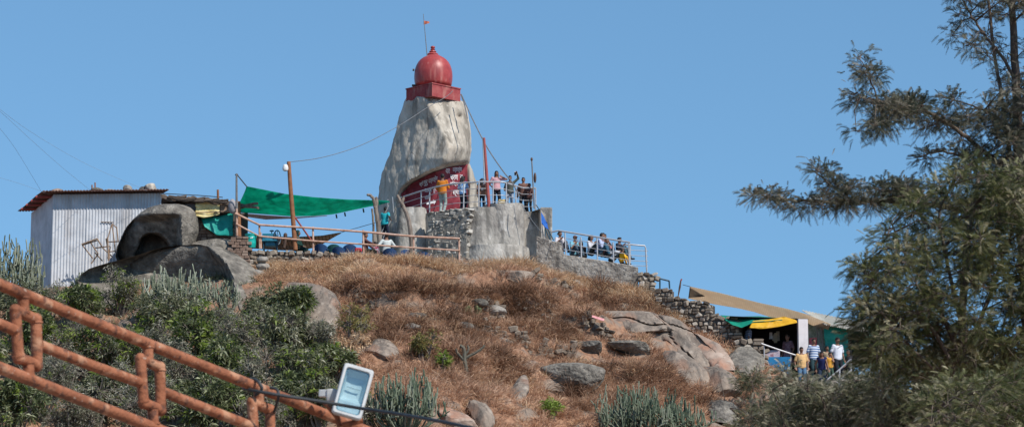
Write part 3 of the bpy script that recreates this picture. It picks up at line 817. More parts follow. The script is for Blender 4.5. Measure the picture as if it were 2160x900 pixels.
def cloth(A, YA, B, YB, nu=40, nv=14, sag=0.0, wr=.03, wsc=2.0, seed=1, th=.012, mb=None, sagB=0):
    """a hung sheet between an upper and a lower edge, each a pixel polyline with its depth"""
    mb = mb or MB(); rows = []
    def at(pl, Y, t):
        L = [0]
        for i in range(len(pl) - 1): L.append(L[-1] + math.hypot(pl[i + 1][0] - pl[i][0], pl[i + 1][1] - pl[i][1]))
        s = t * L[-1]
        return P(float(np.interp(s, L, [q[0] for q in pl])), float(np.interp(s, L, [q[1] for q in pl])), float(np.interp(t, np.linspace(0, 1, len(Y)), Y)) if isinstance(Y, (list, tuple)) else Y)
    for j in range(nv):
        v = j / (nv - 1); row = []
        for i in range(nu):
            u = i / (nu - 1); q = at(A, YA, u).lerp(at(B, YB, u), v)
            q.z -= sag * 4 * v * (1 - v) * (.3 + .7 * 4 * u * (1 - u))
            row.append(q)
        rows.append(row)
    AA = np.array([[list(p) for p in r] for r in rows])
    ed = np.minimum(1, np.linspace(0, 1, nv) * 6)[:, None] * np.minimum(1, (1 - np.linspace(0, 1, nv)) * 6 + .25)[:, None]
    AA = AA + (wr * fbm(AA * wsc, 4, seed) * ed)[..., None] * np.array([.3, 1, .8])
    return mb.sheet([[tuple(p) for p in r] for r in AA], th)

gn = thing('shade_net', 'large green shade net stretched from the thin pole to the big rock', 'shade net', P(660, 460, 107))
part('net', cloth([(520, 393), (560, 401), (600, 409), (660, 416), (730, 421), (820, 423)], [105.3, 105.5, 106, 107, 109.5], [(503, 430), (506, 448), (560, 452), (610, 456), (660, 456), (700, 452), (760, 440), (822, 425)], [106.5, 108, 109, 109.3, 109.5], 70, 18, sag=.15, wr=.10, wsc=1.1, seed=3), M_net, gn, angle=None)
mb = MB(); mb.tube(px_line([(499, 367), (521, 394)], 105.3), .025, 6); part('guy_rope', mb, M_rope, gn)
for (a, b) in ((727, 448), (766, 440), (709, 452)):
    mb = MB(); mb.tube(px_line([(a, b), (a + 1.5, b + 8)], 108.9), .035, 6); part('tie', mb, M_rope, gn)
gs = single('grey_sheet', cloth([(512, 450), (560, 454), (620, 458), (690, 455)], 109.5, [(512, 456), (560, 463), (620, 461), (690, 455.5)], 111.5, 30, 6, wr=.03), M_greysheet, 'pale grey sheet edge hanging just under the green shade net', 'sheet')
bs_ = thing('striped_awning', 'low brown striped awning pointing right behind the netted terrace railing', 'awning', P(640, 520, 110))
part('cloth', cloth([(540, 498), (620, 500), (680, 497), (719, 490)], [109, 108.7, 108.5], [(535, 524), (600, 528), (640, 527), (672, 520), (719, 491)], [112, 112, 111, 108.6], 40, 12, sag=.1, wr=.05), M_brownnet, bs_, angle=None)
mb = MB(); mb.tube(px_line([(718, 490.5), (793, 469)], 108.5), .012, 6); part('guy_rope', mb, M_rope, bs_)

# ---------------------------------------------------------------- tin shed
M_tin = mat('grey corrugated tin', [(.37, .38, .40), (.49, .50, .52), (.58, .59, .61)], 1.6, .55, metallic=.1, lo=.3, hi=.7, spec=.4,
            stains=[(1.4, (1.2, 1.2, .25), (.30, .28, .27, 1), .5, .54, .7), (5, (1, 1, .3), (.32, .18, .12, 1), .45, .64, .74)])
M_roof = mat('rusty roof sheet', [(.07, .036, .03), (.13, .065, .05), (.22, .15, .125)], 4, .85)
def corr(p0, p1, z0, z1, pitch=.12, amp=.02, mb=None, seg=6, th=.004, rowsn=3):
    mb = mb or MB(); p0 = Vector(p0); p1 = Vector(p1); d = p1 - p0; L = d.length; d.normalize(); nr = Vector((d.y, -d.x, 0)).normalized()
    n = int(L / pitch * seg); rows = []
    for z in np.linspace(0, 1, rowsn):
        row = []
        for i in range(n + 1):
            s = L * i / n; t = i / n
            k = .6 * math.sin(s * 1.3) * .01
            q = p0 + d * s + nr * (amp * math.sin(2 * math.pi * s / pitch) + k)
            za = z0 if not callable(z0) else z0(t); zb = z1 if not callable(z1) else z1(t)
            row.append((q.x, q.y, za + (zb - za) * z))
        rows.append(row)
    return mb.sheet(rows, -.02)
shA = P(107, 590, 108.0); shB = P(338, 590, 108.7); shC = P(62, 590, 112.0)
A2 = Vector((shA.x, shA.y, 0)); B2 = Vector((shB.x, shB.y, 0)); C2 = Vector((shC.x, shC.y, 0)); D2 = B2 + (C2 - A2)
zA = P(107, 409, 108).z; zB = P(338, 406, 108.7).z; zb0 = 15.7
shed = thing('tin_shed', 'grey corrugated tin shed with stones lying on its rusty roof', 'shed', (A2.x + 2, A2.y + 2, 15.9))
part('front_wall', corr(A2, B2, zb0, lambda t: zA + (zB - zA) * t - .02), M_tin, shed, angle=60)
part('side_wall', corr(C2, A2, zb0, zA - .06, pitch=.14, amp=.014), M_tin, shed, angle=60)
part('back_wall', corr(D2, C2, zb0, zA - .06), M_tin, shed, angle=60)
part('side_wall', corr(B2, D2, zb0, zA - .06), M_tin, shed, angle=60)
e1 = (B2 - A2).normalized(); e2 = (C2 - A2).normalized()
def roof_pt(u, v, dz=0):
    q = A2 + e1 * u + e2 * v; L1 = (B2 - A2).length
    return (q.x, q.y, zA + (zB - zA) * u / L1 + .035 + dz)
rows = []
L1 = (B2 - A2).length; L2 = (C2 - A2).length
n = int((L1 + .65) / .12 * 4)
for v in np.linspace(-.52, L2 + .25, 5):
    rows.append([roof_pt(-.5 + (L1 + .65) * i / n, v, .02 * math.sin(2 * math.pi * i / 4) + .02 * math.sin(v * 1.7)) for i in range(n + 1)])
part('roof', MB().sheet(rows, .03), M_roof, shed, angle=60)
for v in (0.35, 1.3, 2.3, 3.3):
    mb = MB(); a = Vector(roof_pt(-.62, v, -.09)); b = Vector(roof_pt(L1 * .5, v, -.09)); mb.tube([a, b], .055, 6); part('purlin', mb, M_redpole, shed)
mb = MB(); a = A2 + e1 * 1.7; 
mb.box(((A2 + e1 * 2.15).x, (A2 + e1 * 2.15).y - .04, 17.75 + 1.0), (.5, .03, .03), Matrix.Rotation(math.atan2(e1.y, e1.x), 3, 'Z')); part('batten', mb, M_wood, shed)
for u in (1.35, 2.75):
    mb = MB(); q = A2 + e1 * u; mb.box((q.x, q.y - .03, (zA + zb0) / 2), (.02, .016, zA - zb0 - .3), Matrix.Rotation(math.atan2(e1.y, e1.x), 3, 'Z')); part('sheet_seam', mb, M_tin, shed)
# weights on the roof
for (px, Y, s, sd, lab, mm) in ((120, 108.4, (.28, .22, .13), 41, 'flat tan stone at the left end of the shed roof', M_pink), (165, 108.6, (.30, .2, .07), 42, 'thin pale slab on the left half of the shed roof', M_granite),
                               (203, 108.2, (.26, .24, .10), 43, 'dark mossy stone by the two rods on the shed roof', M_dark), (232, 108.5, (.2, .2, .09), 44, 'small flat stone in the middle of the shed roof', M_granite),
                               (268, 108.4, (.19, .18, .15), 45, 'round grey stone on the right half of the shed roof', M_granite), (302, 108.7, (.2, .2, .13), 46, 'brown stone leaning on the biggest roof stone', M_dark), (318, 108.6, (.26, .24, .19), 47, 'biggest pale stone near the right end of the shed roof', M_monolith)):
    q = P(px, 405, Y); z = zA + (zB - zA) * min(1, max(0, (px - 107) / 231)) + .06
    single('roof_stone', rock_mesh((q.x, Y + .1, z + s[2] * .8), s, sd, 3, .2), mm, lab, 'stone', 'stones weighing down the shed roof')
for (a, y0, lab) in ((194, 390, 'shorter rusty rod sticking up from the shed roof'), (200.5, 385, 'taller rusty rod sticking up from the shed roof')):
    mb = MB(); mb.tube(px_line([(a, y0), (a + .5, 413)], 108.7), .03, 6); single('iron_rod', mb, M_brownpole, lab, 'rod', 'rods on the shed roof')

# scrap frames leaning on the shed
M_scrap = mat('weathered brown timber', [(.14, .09, .06), (.27, .18, .12), (.36, .27, .2)], 6, .9, bump=.4)
bc = thing('broken_chair', 'broken brown metal chair frame leaning against the tin shed', 'chair', P(195, 550, 107.5))
for i, pl in enumerate(([(172, 515), (205, 503)], [(173, 517), (207, 506)], [(205, 503), (217, 523), (238, 542)], [(190, 510), (207, 535)], [(174, 517), (196, 545)], [(198, 523), (232, 519)], [(207, 535), (192, 556)], [(200, 532), (216, 550)])):
    mb = MB(); mb.tube(px_line(pl, [107.2 + .05 * i] * len(pl)), .028, 6); part('frame_bar', mb, M_scrap, bc)
lf = thing('trestle', 'brown wooden trestle with a pointed top beside the cave boulder', 'frame', P(240, 550, 107.0))
for i, pl in enumerate(([(227, 500), (229, 550)], [(224, 503), (231, 545)], [(236, 472), (228, 500)], [(236, 472), (241, 508)], [(246, 478), (249, 508)], [(236, 472), (246, 480)], [(228, 510), (251, 509)], [(229, 531), (244, 529)], [(227, 545), (233, 520)], [(241, 508), (243, 532)])):
    mb = MB(); mb.tube(px_line(pl, [106.9 + .04 * i] * len(pl)), .035 if i < 2 else .025, 6); part('frame_bar', mb, M_scrap, lf)

# ---------------------------------------------------------------- tarp hut
hut = thing('tarp_hut', 'dark thatched hut patched with cream and teal tarpaulins between boulder and pier', 'hut', P(430, 510, 107))
Ml_dark = mat('old thatch', [(.05, .04, .033), (.12, .09, .07), (.2, .16, .13)], 7, .95, bump=.8, stretch=(.3, 1, 1))
rows = []
for v in np.linspace(0, 1, 8):
    rows.append([tuple(P(338 + 152 * u, 411 + 12 * u + 3 * math.sin(u * 9) * .4, 106.2) + Vector((0, 3.6 * v, .05 * math.sin(u * 31 + v * 9) - .25 * v))) for u in np.linspace(0, 1, 60)])
part('roof', MB().sheet(rows, -.16), Ml_dark, hut, angle=60)
mb = MB()
for k in range(16):
    u = random.uniform(0, .7); y = 414 + 10 * u + random.uniform(-2, 3)
    a = P(338 + 152 * u, y, 106.1); b = P(338 + 152 * (u + .25), y + random.uniform(0, 5), 106.05); mb.tube([a, (a + b) / 2 + Vector((0, 0, -.05)), b], .05, 6)
part('thatch_fringe', mb, Ml_dark, hut)
mb = MB(); mb.tube(px_line([(343, 408), (420, 412), (470, 416)], 106.6), .018, 6); part('ridge_wire', mb, M_rope, hut)
part('grey_tarp', cloth([(362, 429), (395, 427), (420, 425)], 106.6, [(372, 448), (395, 450), (418, 450)], 106.5, 20, 8, wr=.08, wsc=3), M_greysheet, hut, angle=None)
part('cream_tarp', cloth([(413, 428), (440, 425), (464, 427)], 106.3, [(411, 455), (430, 459), (462, 453)], 106.1, 30, 14, wr=.16, wsc=3.2, seed=5, sag=.0), M_cream, hut, angle=None)
part('teal_tarp', cloth([(424, 460), (455, 457), (492, 448)], 106.4, [(432, 478), (458, 496), (492, 497)], 106.2, 30, 14, wr=.12, wsc=3, seed=6), M_teal, hut, angle=None)
mb = MB(); q = P(452, 440, 106.9); mb.box((q.x, q.y + .25, 17.6), (2.6, .2, 2.6)); part('back_wall', mb, M_mortar, hut, smooth=False)
q = P(475, 437, 106.25); mb = MB(); mb.box(q, (.36, .1, .42)); part('wooden_panel', mb, M_scrap, hut, smooth=False)
for pl in ([(464, 426), (488, 425)], [(485, 426), (486, 446)], [(466, 446), (488, 446)], [(413, 448), (470, 447)]):
    mb = MB(); mb.tube(px_line(pl, 106.1), .025, 6); part('batten', mb, M_scrap, hut)
mb = MB(); q = P(490, 435, 105.9); mb.ellipsoid(q, (.16, .16, .3), seg=12, ring=8); part('sack', mb, M_greysheet, hut)
for pl in ([(497, 440), (520, 434), (543, 429)], [(497, 436), (520, 436), (545, 438)], [(500, 432), (530, 433)]):
    mb = MB(); mb.tube(subdiv(px_line(pl, [106.6, 106.2, 105.8][:len(pl)]), 3, .02), .055, 6); part('roof_log', mb, M_wood, hut)
mb = MB(); mb.tube(px_line([(501, 425), (503, 500)], 106.0), .11, 8); part('corner_post', mb, M_brownpole, hut)
mb = MB(); mb.tube(px_line([(459.5, 400), (460, 424)], 106.4), .045, 8); single('pole_stub', mb, M_brownpole, 'short reddish pole stub rising from the tarp hut roof', 'pole')
# brick infill under the teal tarp
stone_wall('brick_wall', 'dark brick wall under the ragged teal tarpaulin of the hut', [(418, 462), (492, 466)], 106.6, 2.4, .4, brick=True, h=.12, w=(.2, .28), m=M_brick)
single('earth_bank', loft([(503, 452, 476), (508, 420, 492), (516, 400, 495), (530, 410, 500)], lambda y: 0 * y + 105.9, .6, amp=.07, nsc=2, seed=77, nseg=40, nrow=20), M_dark, 'low dark rock bank between the brick pier and the teal tarp', 'rock')

# ---------------------------------------------------------------- netted terrace furniture
M_bar = mat('turquoise plastic', [(.004, .30, .25), (.006, .40, .34)], 3, .4, spec=.5)
M_blackhole = mat('dark inside', [(.01, .012, .012), (.02, .02, .02)], 3, .9)
br = thing('barrel', 'turquoise plastic barrel standing on the low rubble wall', 'barrel', P(529, 522, 105.0))
c = P(529, 522.5, 105.15); mb = MB()
mb.lathe(c, [(.17, 0), (.185, .05), (.2, .16), (.205, .18), (.2, .2), (.215, .36), (.225, .38), (.215, .40), (.22, .47), (.24, .49), (.24, .53), (.215, .53), (.2, .48), (.02, .46)], 28); part('body', mb, M_bar, br)
mb = MB(); mb.box((c.x + .04, c.y - .212, c.z + .36), (.11, .012, .035)); part('label', mb, M_wht, br, smooth=False)
# sugarcane press
M_blue = mat('blue machine paint', [(.01, .11, .17), (.02, .19, .28), (.05, .26, .36)], 5, .5, spec=.5)
M_bluedk = mat('dark blue machine paint', [(.006, .035, .06), (.012, .07, .11)], 5, .5, spec=.5)
jp = thing('juice_press', 'blue hand cranked sugarcane press with a spoked flywheel', 'press', P(572, 524, 106))
c = P(572, 524, 106.0)
mb = MB(); mb.stone((c.x - .08, c.y, c.z + .42), (.52, .42, .30), ch=.12, jit=.02); mb.stone((c.x - .02, c.y, c.z + .2), (.42, .36, .24), ch=.1, jit=.02); part('housing', mb, M_blue, jp)
mb = MB(); mb.box((c.x - .05, c.y - .05, c.z + .28), (.62, .5, .04)); part('tray', mb, M_blue, jp, smooth=False)
for dx in (-.28, .22):
    for dy in (-.2, .15):
        mb = MB(); mb.tube([(c.x + dx, c.y + dy, c.z - .45), (c.x + dx, c.y + dy, c.z + .26)], .025, 6); part('leg', mb, M_bluedk, jp)
fw = Vector((c.x + .24, c.y - .1, c.z + .42)); mb = MB()
rg = [fw + Vector((.12 * math.cos(a), .26 * .5 * math.cos(a) - .0, .28 * math.sin(a))) for a in np.linspace(0, 2 * math.pi, 29)]
mb.tube(rg, .024, 6, cap=False)
for a in np.linspace(0, math.pi, 5)[:-1]:
    dd = Vector((.12 * math.cos(a), .13 * math.cos(a), .28 * math.sin(a))); mb.tube([fw - dd, fw + dd], .012, 5)
part('flywheel', mb, M_bluedk, jp)
mb = MB(); mb.tube([fw - Vector((.3, 0, 0)), fw + Vector((.05, 0, 0))], .02, 6); mb.ellipsoid(fw + Vector((-.22, 0, .26)), (.09, .07, .035)); mb.tube([fw + Vector((-.22, 0, .05)), fw + Vector((-.22, 0, .26))], .02, 6); part('crank', mb, M_bluedk, jp)
fn = thing('desk_fan', 'small dark stand with rounded head beside the sugarcane press', 'stand', P(601, 522, 106.2))
mb = MB(); mb.tube(px_line([(599, 522), (602, 505), (602, 497)], 106.2), .06, 8); part('stand', mb, M_iron, fn)
mb = MB(); mb.ellipsoid(P(602, 496, 106.2), (.08, .06, .10)); part('head', mb, M_iron, fn)

# blue plastic chairs
M_chair = mat('dark blue plastic', [(.012, .045, .12), (.02, .065, .17)], 4, .4, spec=.5)
M_chairg = mat('dark green plastic', [(.01, .06, .06), (.015, .09, .085)], 4, .4, spec=.5)
def make_chair(label, m):
    o = thing('plastic_chair', label, 'chair', (0, 0, 0), 'plastic chairs on the netted terrace')
    rows = []
    for z in np.linspace(0, 1, 9):
        row = []
        for t in np.linspace(-1, 1, 17):
            hz = .44 + z * .40 - .10 * abs(t) ** 2.5 * z
            row.append((t * (.25 + .01 * z), .20 + .07 * z - .12 * t * t, hz))
        rows.append(row)
    part('backrest', MB().sheet(rows, .015), m, o)
    rows = [[(t * .24, -.24 + .44 * v, .43 - .02 * math.cos(t * 1.5) - .02 * v) for t in np.linspace(-1, 1, 9)] for v in np.linspace(0, 1, 7)]
    part('seat', MB().sheet(rows, -.02), m, o)
    for sx in (-1, 1):
        for y0, y1 in ((-.22, -.27), (.2, .27)):
            mb = MB(); mb.tube([(sx * .21, y0, .42), (sx * .25, y1, 0)], [.028, .02], 8); part('leg', mb, m, o)
        mb = MB(); mb.tube([(sx * .25, .16, .62), (sx * .28, -.05, .64), (sx * .26, -.2, .6), (sx * .23, -.23, .42)], .022, 8); part('armrest', mb, m, o)
    return o
def dup(root, loc, rz, label):
    r = root.copy(); COL.objects.link(r); r.location = loc; r.rotation_euler = (0, 0, rz); r['label'] = label
    for ch in list(root.children):
        c = ch.copy(); COL.objects.link(c); c.parent = r
        for g in ch.children:
            d = g.copy(); COL.objects.link(d); d.parent = c
    return r
ch_b = make_chair('blue plastic chair back nearest to the seated woman in dark green', M_chair)
ch_g = make_chair('dark green plastic chair back between two blue chair backs', M_chairg)
def chair_at(px, ytop, Y):
    q = P(px, ytop, Y); return (q.x, q.y, q.z - .84)
ch_b.location = chair_at(679, 516, 106.3); ch_b.rotation_euler = (0, 0, R(165))
ch_g.location = chair_at(704, 517, 106.5); ch_g.rotation_euler = (0, 0, R(185))
dup(ch_b, chair_at(716, 522, 106.1), R(170), 'lowest blue plastic chair back, partly hidden behind the wall by the green chair')
dup(ch_b, chair_at(737, 517, 106.3), R(190), 'blue plastic chair next to the woman in brown with a red bag')
dup(ch_b, chair_at(823, 525, 106.1), R(178), 'blue plastic chair directly behind the man in the white shirt')
dup(ch_b, chair_at(848, 527, 106.2), R(215), 'tilted blue plastic chair left of the crooked branch prop').rotation_euler = (R(8), R(-14), R(210))
dup(ch_b, chair_at(863, 534, 106.4), R(180), 'blue plastic chair mostly hidden behind the crooked branch prop')
dup(ch_b, chair_at(895, 533, 106.4), R(175), 'rightmost blue plastic chair, alone in front of the concrete pier')

# stairs beside the monolith with white handrail
M_step = M_floor
mb = MB()
for k in range(7): mb.box((xat(810, 110.6), 109.8 + .28 * k, 16.6 + .14 * k + .2 * k), (1.0, .3, .36 + .02 * k))
single('stone_steps', mb, M_floor, 'narrow concrete steps climbing beside the foot of the big rock', 'steps', smooth=False)
hr = thing('handrail', 'thin white slanting bars beside the boy in turquoise', 'railing', P(812, 500, 109.5))
for pl in ([(801, 470), (812, 450), (820, 433)], [(803, 494), (815, 468)], [(808, 502), (824, 465)], [(818, 420), (818, 436)], [(828, 415), (830, 448)]):
    mb = MB(); mb.tube(px_line(pl, 109.6), .016, 6); part('bar', mb, M_steel, hr)

# blue cloth and stair rail at the right of the terrace
M_bluecloth = mat('blue cloth', [(.01, .07, .30), (.02, .12, .42)], 4, .8, bump=.4)
sr = thing('stair_railing', 'dark steep stair rail hung with blue cloth right of the platform', 'railing', P(1155, 500, 109))
for pl in ([(1131, 432), (1140, 445), (1150, 470), (1168, 507)], [(1136, 444), (1143, 462), (1160, 505)], [(1150, 470), (1150, 500)], [(1160, 488), (1160, 505)]):
    mb = MB(); mb.tube(px_line(pl, 109.4), .026, 6); part('rail', mb, M_bluedk, sr)
part('blue_cloth', cloth([(1142, 448), (1147, 456), (1153, 470)], 109.3, [(1142, 470), (1150, 480), (1157, 484)], 109.2, 16, 12, wr=.1, wsc=4), M_bluecloth, sr, angle=None)
mb = MB(); mb.stone(P(1152, 480, 110.2) , (.5, .4, 1.7), ch=.08, jit=.03); single('concrete_post', mb, M_conc, 'pale concrete post behind the blue cloth on the stair rail', 'post')

# small blue metal gate frame and stick on the stepped wall
bf = thing('gate_hoop', 'small dark blue square metal frame on top of the stepped wall', 'frame', P(1402, 608, 105.4))
for pl in ([(1392, 609), (1392, 587)], [(1391, 587), (1412, 592)], [(1411.5, 592), (1412.5, 608)]):
    mb = MB(); mb.tube(px_line(pl, 105.5), .035, 6); part('bar', mb, M_bluedk, bf)
st = thing('stick', 'dark leaning stick with red tip between metal frame and awning', 'stick', P(1431, 624, 105.3))
mb = MB(); mb.tube(px_line([(1430.5, 624), (1434, 605), (1436, 592)], 105.5), [.02, .045, .03], 6); part('shaft', mb, M_iron, st)
mb = MB(); mb.tube(px_line([(1436, 592), (1438, 588)], 105.5), .035, 6); part('tip', mb, M_redpole, st)

# ---------------------------------------------------------------- awning and snack stall
aw = thing('awning', 'long beige striped awning sloping down from the wall over the stall', 'awning', P(1600, 660, 105))
part('cloth', cloth([(1455, 604), (1520, 618), (1600, 638), (1660, 651), (1700, 662), (1752, 683)], [106.0, 105.0, 103.3], [(1452, 629), (1500, 640), (1560, 650), (1590, 657), (1640, 673), (1700, 690), (1746, 697)], [107.6, 106.4, 104.4], 80, 14, sag=.05, wr=.07, wsc=1.5, seed=8), M_beige, aw, angle=None)
part('fold', cloth([(1455, 605), (1487, 624)], 105.9, [(1452, 627), (1475, 626)], 106.0, 10, 8, wr=.03), mat('brown awning fold', [(.13, .085, .05), (.2, .14, .09)], 3, .9), aw, angle=None)
mb = MB(); mb.tube(px_line([(1440, 600), (1456, 604)], 106.0), .012, 6); part('guy_rope', mb, M_rope, aw)
stl = thing('snack_stall', 'dark snack stall hung with green and yellow tarpaulins behind the stairs', 'stall', P(1650, 780, 104.5))
M_pinkpost = mat('pinkish whitewash', [(.56, .52, .52), (.68, .64, .64)], 4, .85, stains=[(3, (1, 1, .3), (.40, .33, .33, 1), .5, .55, .7)])
M_dkint = mat('shade-black stall cloth', [(.012, .014, .016), (.03, .032, .035)], 3, .95)  # near-black walls and ceiling: the stall's inner shade put into their colour
a = P(1545, 790, 107.0); b = P(1800, 790, 106.6)
def wallbox(px0, px1, y0, y1, Y0, Y1, th, m, name, parent, sm=False):
    A = P(px0, y0, Y0); B = P(px1, y0, Y1); zt = A.z; zb = P(px0, y1, Y0).z; mb = MB()
    d = (B - A); d.z = 0; n = Vector((-d.y, d.x, 0)).normalized() * th
    vs = []
    for q in (A, B, B + n, A + n): vs.append((q.x, q.y, zb))
    for q in (A, B, B + n, A + n): vs.append((q.x, q.y, zt))
    mb.add(vs, [(0, 3, 2, 1), (4, 5, 6, 7), (0, 1, 5, 4), (1, 2, 6, 5), (2, 3, 7, 6), (3, 0, 4, 7)])
    return part(name, mb, m, parent, smooth=sm)
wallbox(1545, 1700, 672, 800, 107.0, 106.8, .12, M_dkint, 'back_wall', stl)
wallbox(1684, 1704, 672, 790, 103.7, 103.75, .22, M_pinkpost, 'post', stl)
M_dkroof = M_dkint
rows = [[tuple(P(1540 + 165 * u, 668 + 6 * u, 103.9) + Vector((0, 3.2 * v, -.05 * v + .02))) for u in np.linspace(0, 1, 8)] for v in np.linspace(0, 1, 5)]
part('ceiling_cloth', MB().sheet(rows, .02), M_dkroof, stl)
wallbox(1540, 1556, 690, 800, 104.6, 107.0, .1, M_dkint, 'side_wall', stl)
part('green_tarp', cloth([(1520, 664), (1560, 667), (1600, 666), (1647, 670)], 104.6, [(1545, 684), (1565, 690), (1590, 678), (1650, 674)], 103.6, 40, 12, wr=.12, wsc=2.5, seed=9), mat('green tarpaulin', [(.006, .22, .14), (.012, .30, .2)], 3, .6, bump=.4, transl=.25), stl, angle=None)
part('yellow_tarp', cloth([(1588, 676), (1620, 673), (1655, 667), (1680, 675)], 103.7, [(1581, 690), (1605, 693), (1640, 689), (1682, 679)], 103.45, 40, 14, wr=.16, wsc=3, seed=10), M_yellow, stl, angle=None)
# counter with blue cloth
wallbox(1604, 1668, 752, 800, 103.9, 103.9, .7, mat('blue counter cloth', [(.01, .12, .28), (.02, .19, .40)], 3, .85, bump=.4), 'counter', stl)
wallbox(1608, 1645, 738, 754, 104.1, 104.1, .4, mat('pale snack packets', [(.25, .10, .12), (.5, .4, .42), (.3, .25, .3)], 9, .5, lo=.4, hi=.6), 'display_rack', stl)
for k, (px, y0, y1, cc) in enumerate(((1626, 700, 714, (.55, .52, .48)), (1636, 702, 722, (.4, .33, .2)), (1641, 698, 718, (.3, .26, .18)), (1633, 706, 718, (.35, .3, .22)))):
    part('hanging_packet', cloth([(px - 3, y0), (px + 3, y0)], 105.0, [(px - 3.5, y1), (px + 3.5, y1)], 105.0, 5, 8, wr=.06, wsc=6, th=.05), mat('packet %d tone' % k, [tuple(.7 * q for q in cc), cc], 8, .5), stl)
# corrugated roof and green enclosure
cr = thing('tin_stall', 'stall of teal tarpaulin under a pale corrugated roof behind the white shirted man', 'stall', P(1760, 790, 105))
rows = []
n = 120
for v in np.linspace(0, 1, 4):
    rows.append([tuple(P(1740 + 92 * u, 684 + 17 * u, 103.4) .lerp(P(1692 + 135 * u, 655 + 27 * u, 106.5), v) + Vector((0, 0, .03 * math.sin(u * 2 * math.pi * 20)))) for u in np.linspace(0, 1, n)])
part('roof', MB().sheet(rows, .02), mat('pale tin roof', [(.42, .39, .32), (.58, .55, .47)], 2, .6, stains=[(2, (1, 1, 1), (.3, .24, .18, 1), .5, .55, .7)]), cr, angle=60)
part('teal_wall', cloth([(1738, 683), (1760, 680), (1786, 690)], 104.2, [(1742, 770), (1765, 775), (1795, 775)], 104.2, 30, 24, wr=.14, wsc=2.2, seed=12), M_teal, cr, angle=None)
part('net_wall', cloth([(1704, 678), (1722, 678), (1742, 684)], 104.5, [(1704, 770), (1722, 770), (1742, 770)], 104.5, 20, 20, wr=.08, wsc=2, seed=13), mat('grey green net', [(.10, .14, .11), (.22, .27, .22), (.3, .34, .3)], 5, .8, lo=.35, hi=.65), cr, angle=None)
part('poster', cloth([(1707, 712), (1723, 711)], 104.35, [(1707, 730), (1723, 731)], 104.3, 6, 8, wr=.02), mat('red poster', [(.35, .03, .05), (.5, .08, .09), (.5, .3, .3)], 6, .6), cr)
for pl in ([(1722, 690), (1733, 748)], [(1731, 690), (1738, 748)], [(1704, 682), (1700, 745)]):
    mb = MB(); mb.tube(px_line(pl, 104.2), .022, 6); part('pole', mb, M_pole, cr)
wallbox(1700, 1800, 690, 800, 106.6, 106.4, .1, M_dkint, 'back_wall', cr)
gc = thing('green_cabin', 'pale green cabin wall glimpsed through the tree at the stall end', 'cabin', P(1850, 760, 106))
wallbox(1830, 1862, 688, 775, 104.5, 105.0, .1, mat('pale green wall', [(.16, .33, .24), (.24, .44, .33)], 2, .7), 'wall', gc)
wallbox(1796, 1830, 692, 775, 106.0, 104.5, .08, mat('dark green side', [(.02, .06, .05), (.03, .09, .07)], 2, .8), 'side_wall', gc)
# stair rails by the stall
s1 = thing('stair_railing', 'thin grey handrail sloping from the stall wall towards the stairs', 'railing', P(1640, 760, 103))
mb = MB(); mb.tube(px_line([(1606, 724), (1640, 736), (1680, 749), (1700, 760)], 102.9), .03, 8); part('rail', mb, M_steel, s1)
for q in ((1612, 726, 775), (1668, 745, 790)):
    mb = MB(); mb.tube(px_line([(q[0], q[1]), (q[0], q[2])], 102.95), .022, 6); part('post', mb, M_steel, s1)
s2 = thing('stair_railing', 'pair of grey handrails rising right beside the man in white', 'railing', P(1775, 800, 101.6))
for pl in ([(1745, 800), (1768, 781), (1796, 756)], [(1765, 806), (1795, 780)], [(1771, 778), (1771, 812)], [(1795, 757), (1796, 800)]):
    mb = MB(); mb.tube(px_line(pl, 101.6), .03, 8); part('rail', mb, M_steel, s2)
mb = MB()
for k in range(9):
    q = P(1700 + 6 * k, 806 - 2 * k, 102.3 + .25 * k); mb.box((q.x + .5, q.y, q.z - .25), (3.0, .34, .5))
single('stairway', mb, M_floor, kind='structure', smooth=False)

# ---------------------------------------------------------------- cables
def cable(label, pl, Y, r=.014, cat='cable', sag=0, name='cable'):
    pts = px_line(pl, Y); pts = subdiv(pts, 6)
    mb = MB(); mb.tube(pts, r, 5); return single(name, mb, M_wire if 'power line' in label else M_cable, label, cat)
cable('long sagging wire from the lamp pole to the red shrine', [(609, 342), (680, 332), (760, 307), (840, 266), (900, 228), (940, 205), (955, 192)], [105.2, 106, 107.5, 109, 110.4, 111.2, 111.6], .013)
cable('taut dark cable from the shrine down to the upper railing', [(973, 199), (1000, 258), (1030, 315), (1062, 362), (1080, 384), (1096, 415)], [111.8, 111, 110, 109.3, 109.0, 108.9], .026)
cable('dark rope hanging on the right edge of the rock below the plinth', [(972, 199), (980, 222), (986, 250)], [112.2, 112.0, 111.8], .025)
cable('thin wire hanging down the front of the concrete bulge', [(1084, 432), (1087, 455), (1090, 474)], [108.4, 108.3, 108.3], .014)
cable('thin wire slanting across the dark corner pier', [(1100, 432), (1130, 475), (1170, 520)], [108.4, 108.2, 106.9], .012)
for i, (pl, lab) in enumerate((([(-40, 205), (0, 235), (60, 290), (130, 352), (195, 405)], 'steepest faint power line running to the shed roof'), ([(-40, 365), (0, 375), (50, 390), (105, 410)], 'lowest faint power line reaching the shed corner'),
                              ([(-20, 215), (60, 275), (180, 345), (310, 402)], 'faint long power line ending at the right of the shed roof'), ([(-10, 260), (30, 310), (88, 405)], 'faint short power line ending left on the shed roof'))):
    cable(lab, pl, [96, 99, 102, 105, 108][:len(pl)] if len(pl) == 5 else [97, 101, 105, 108][:len(pl)] if len(pl) == 4 else [98, 103, 108], .005)
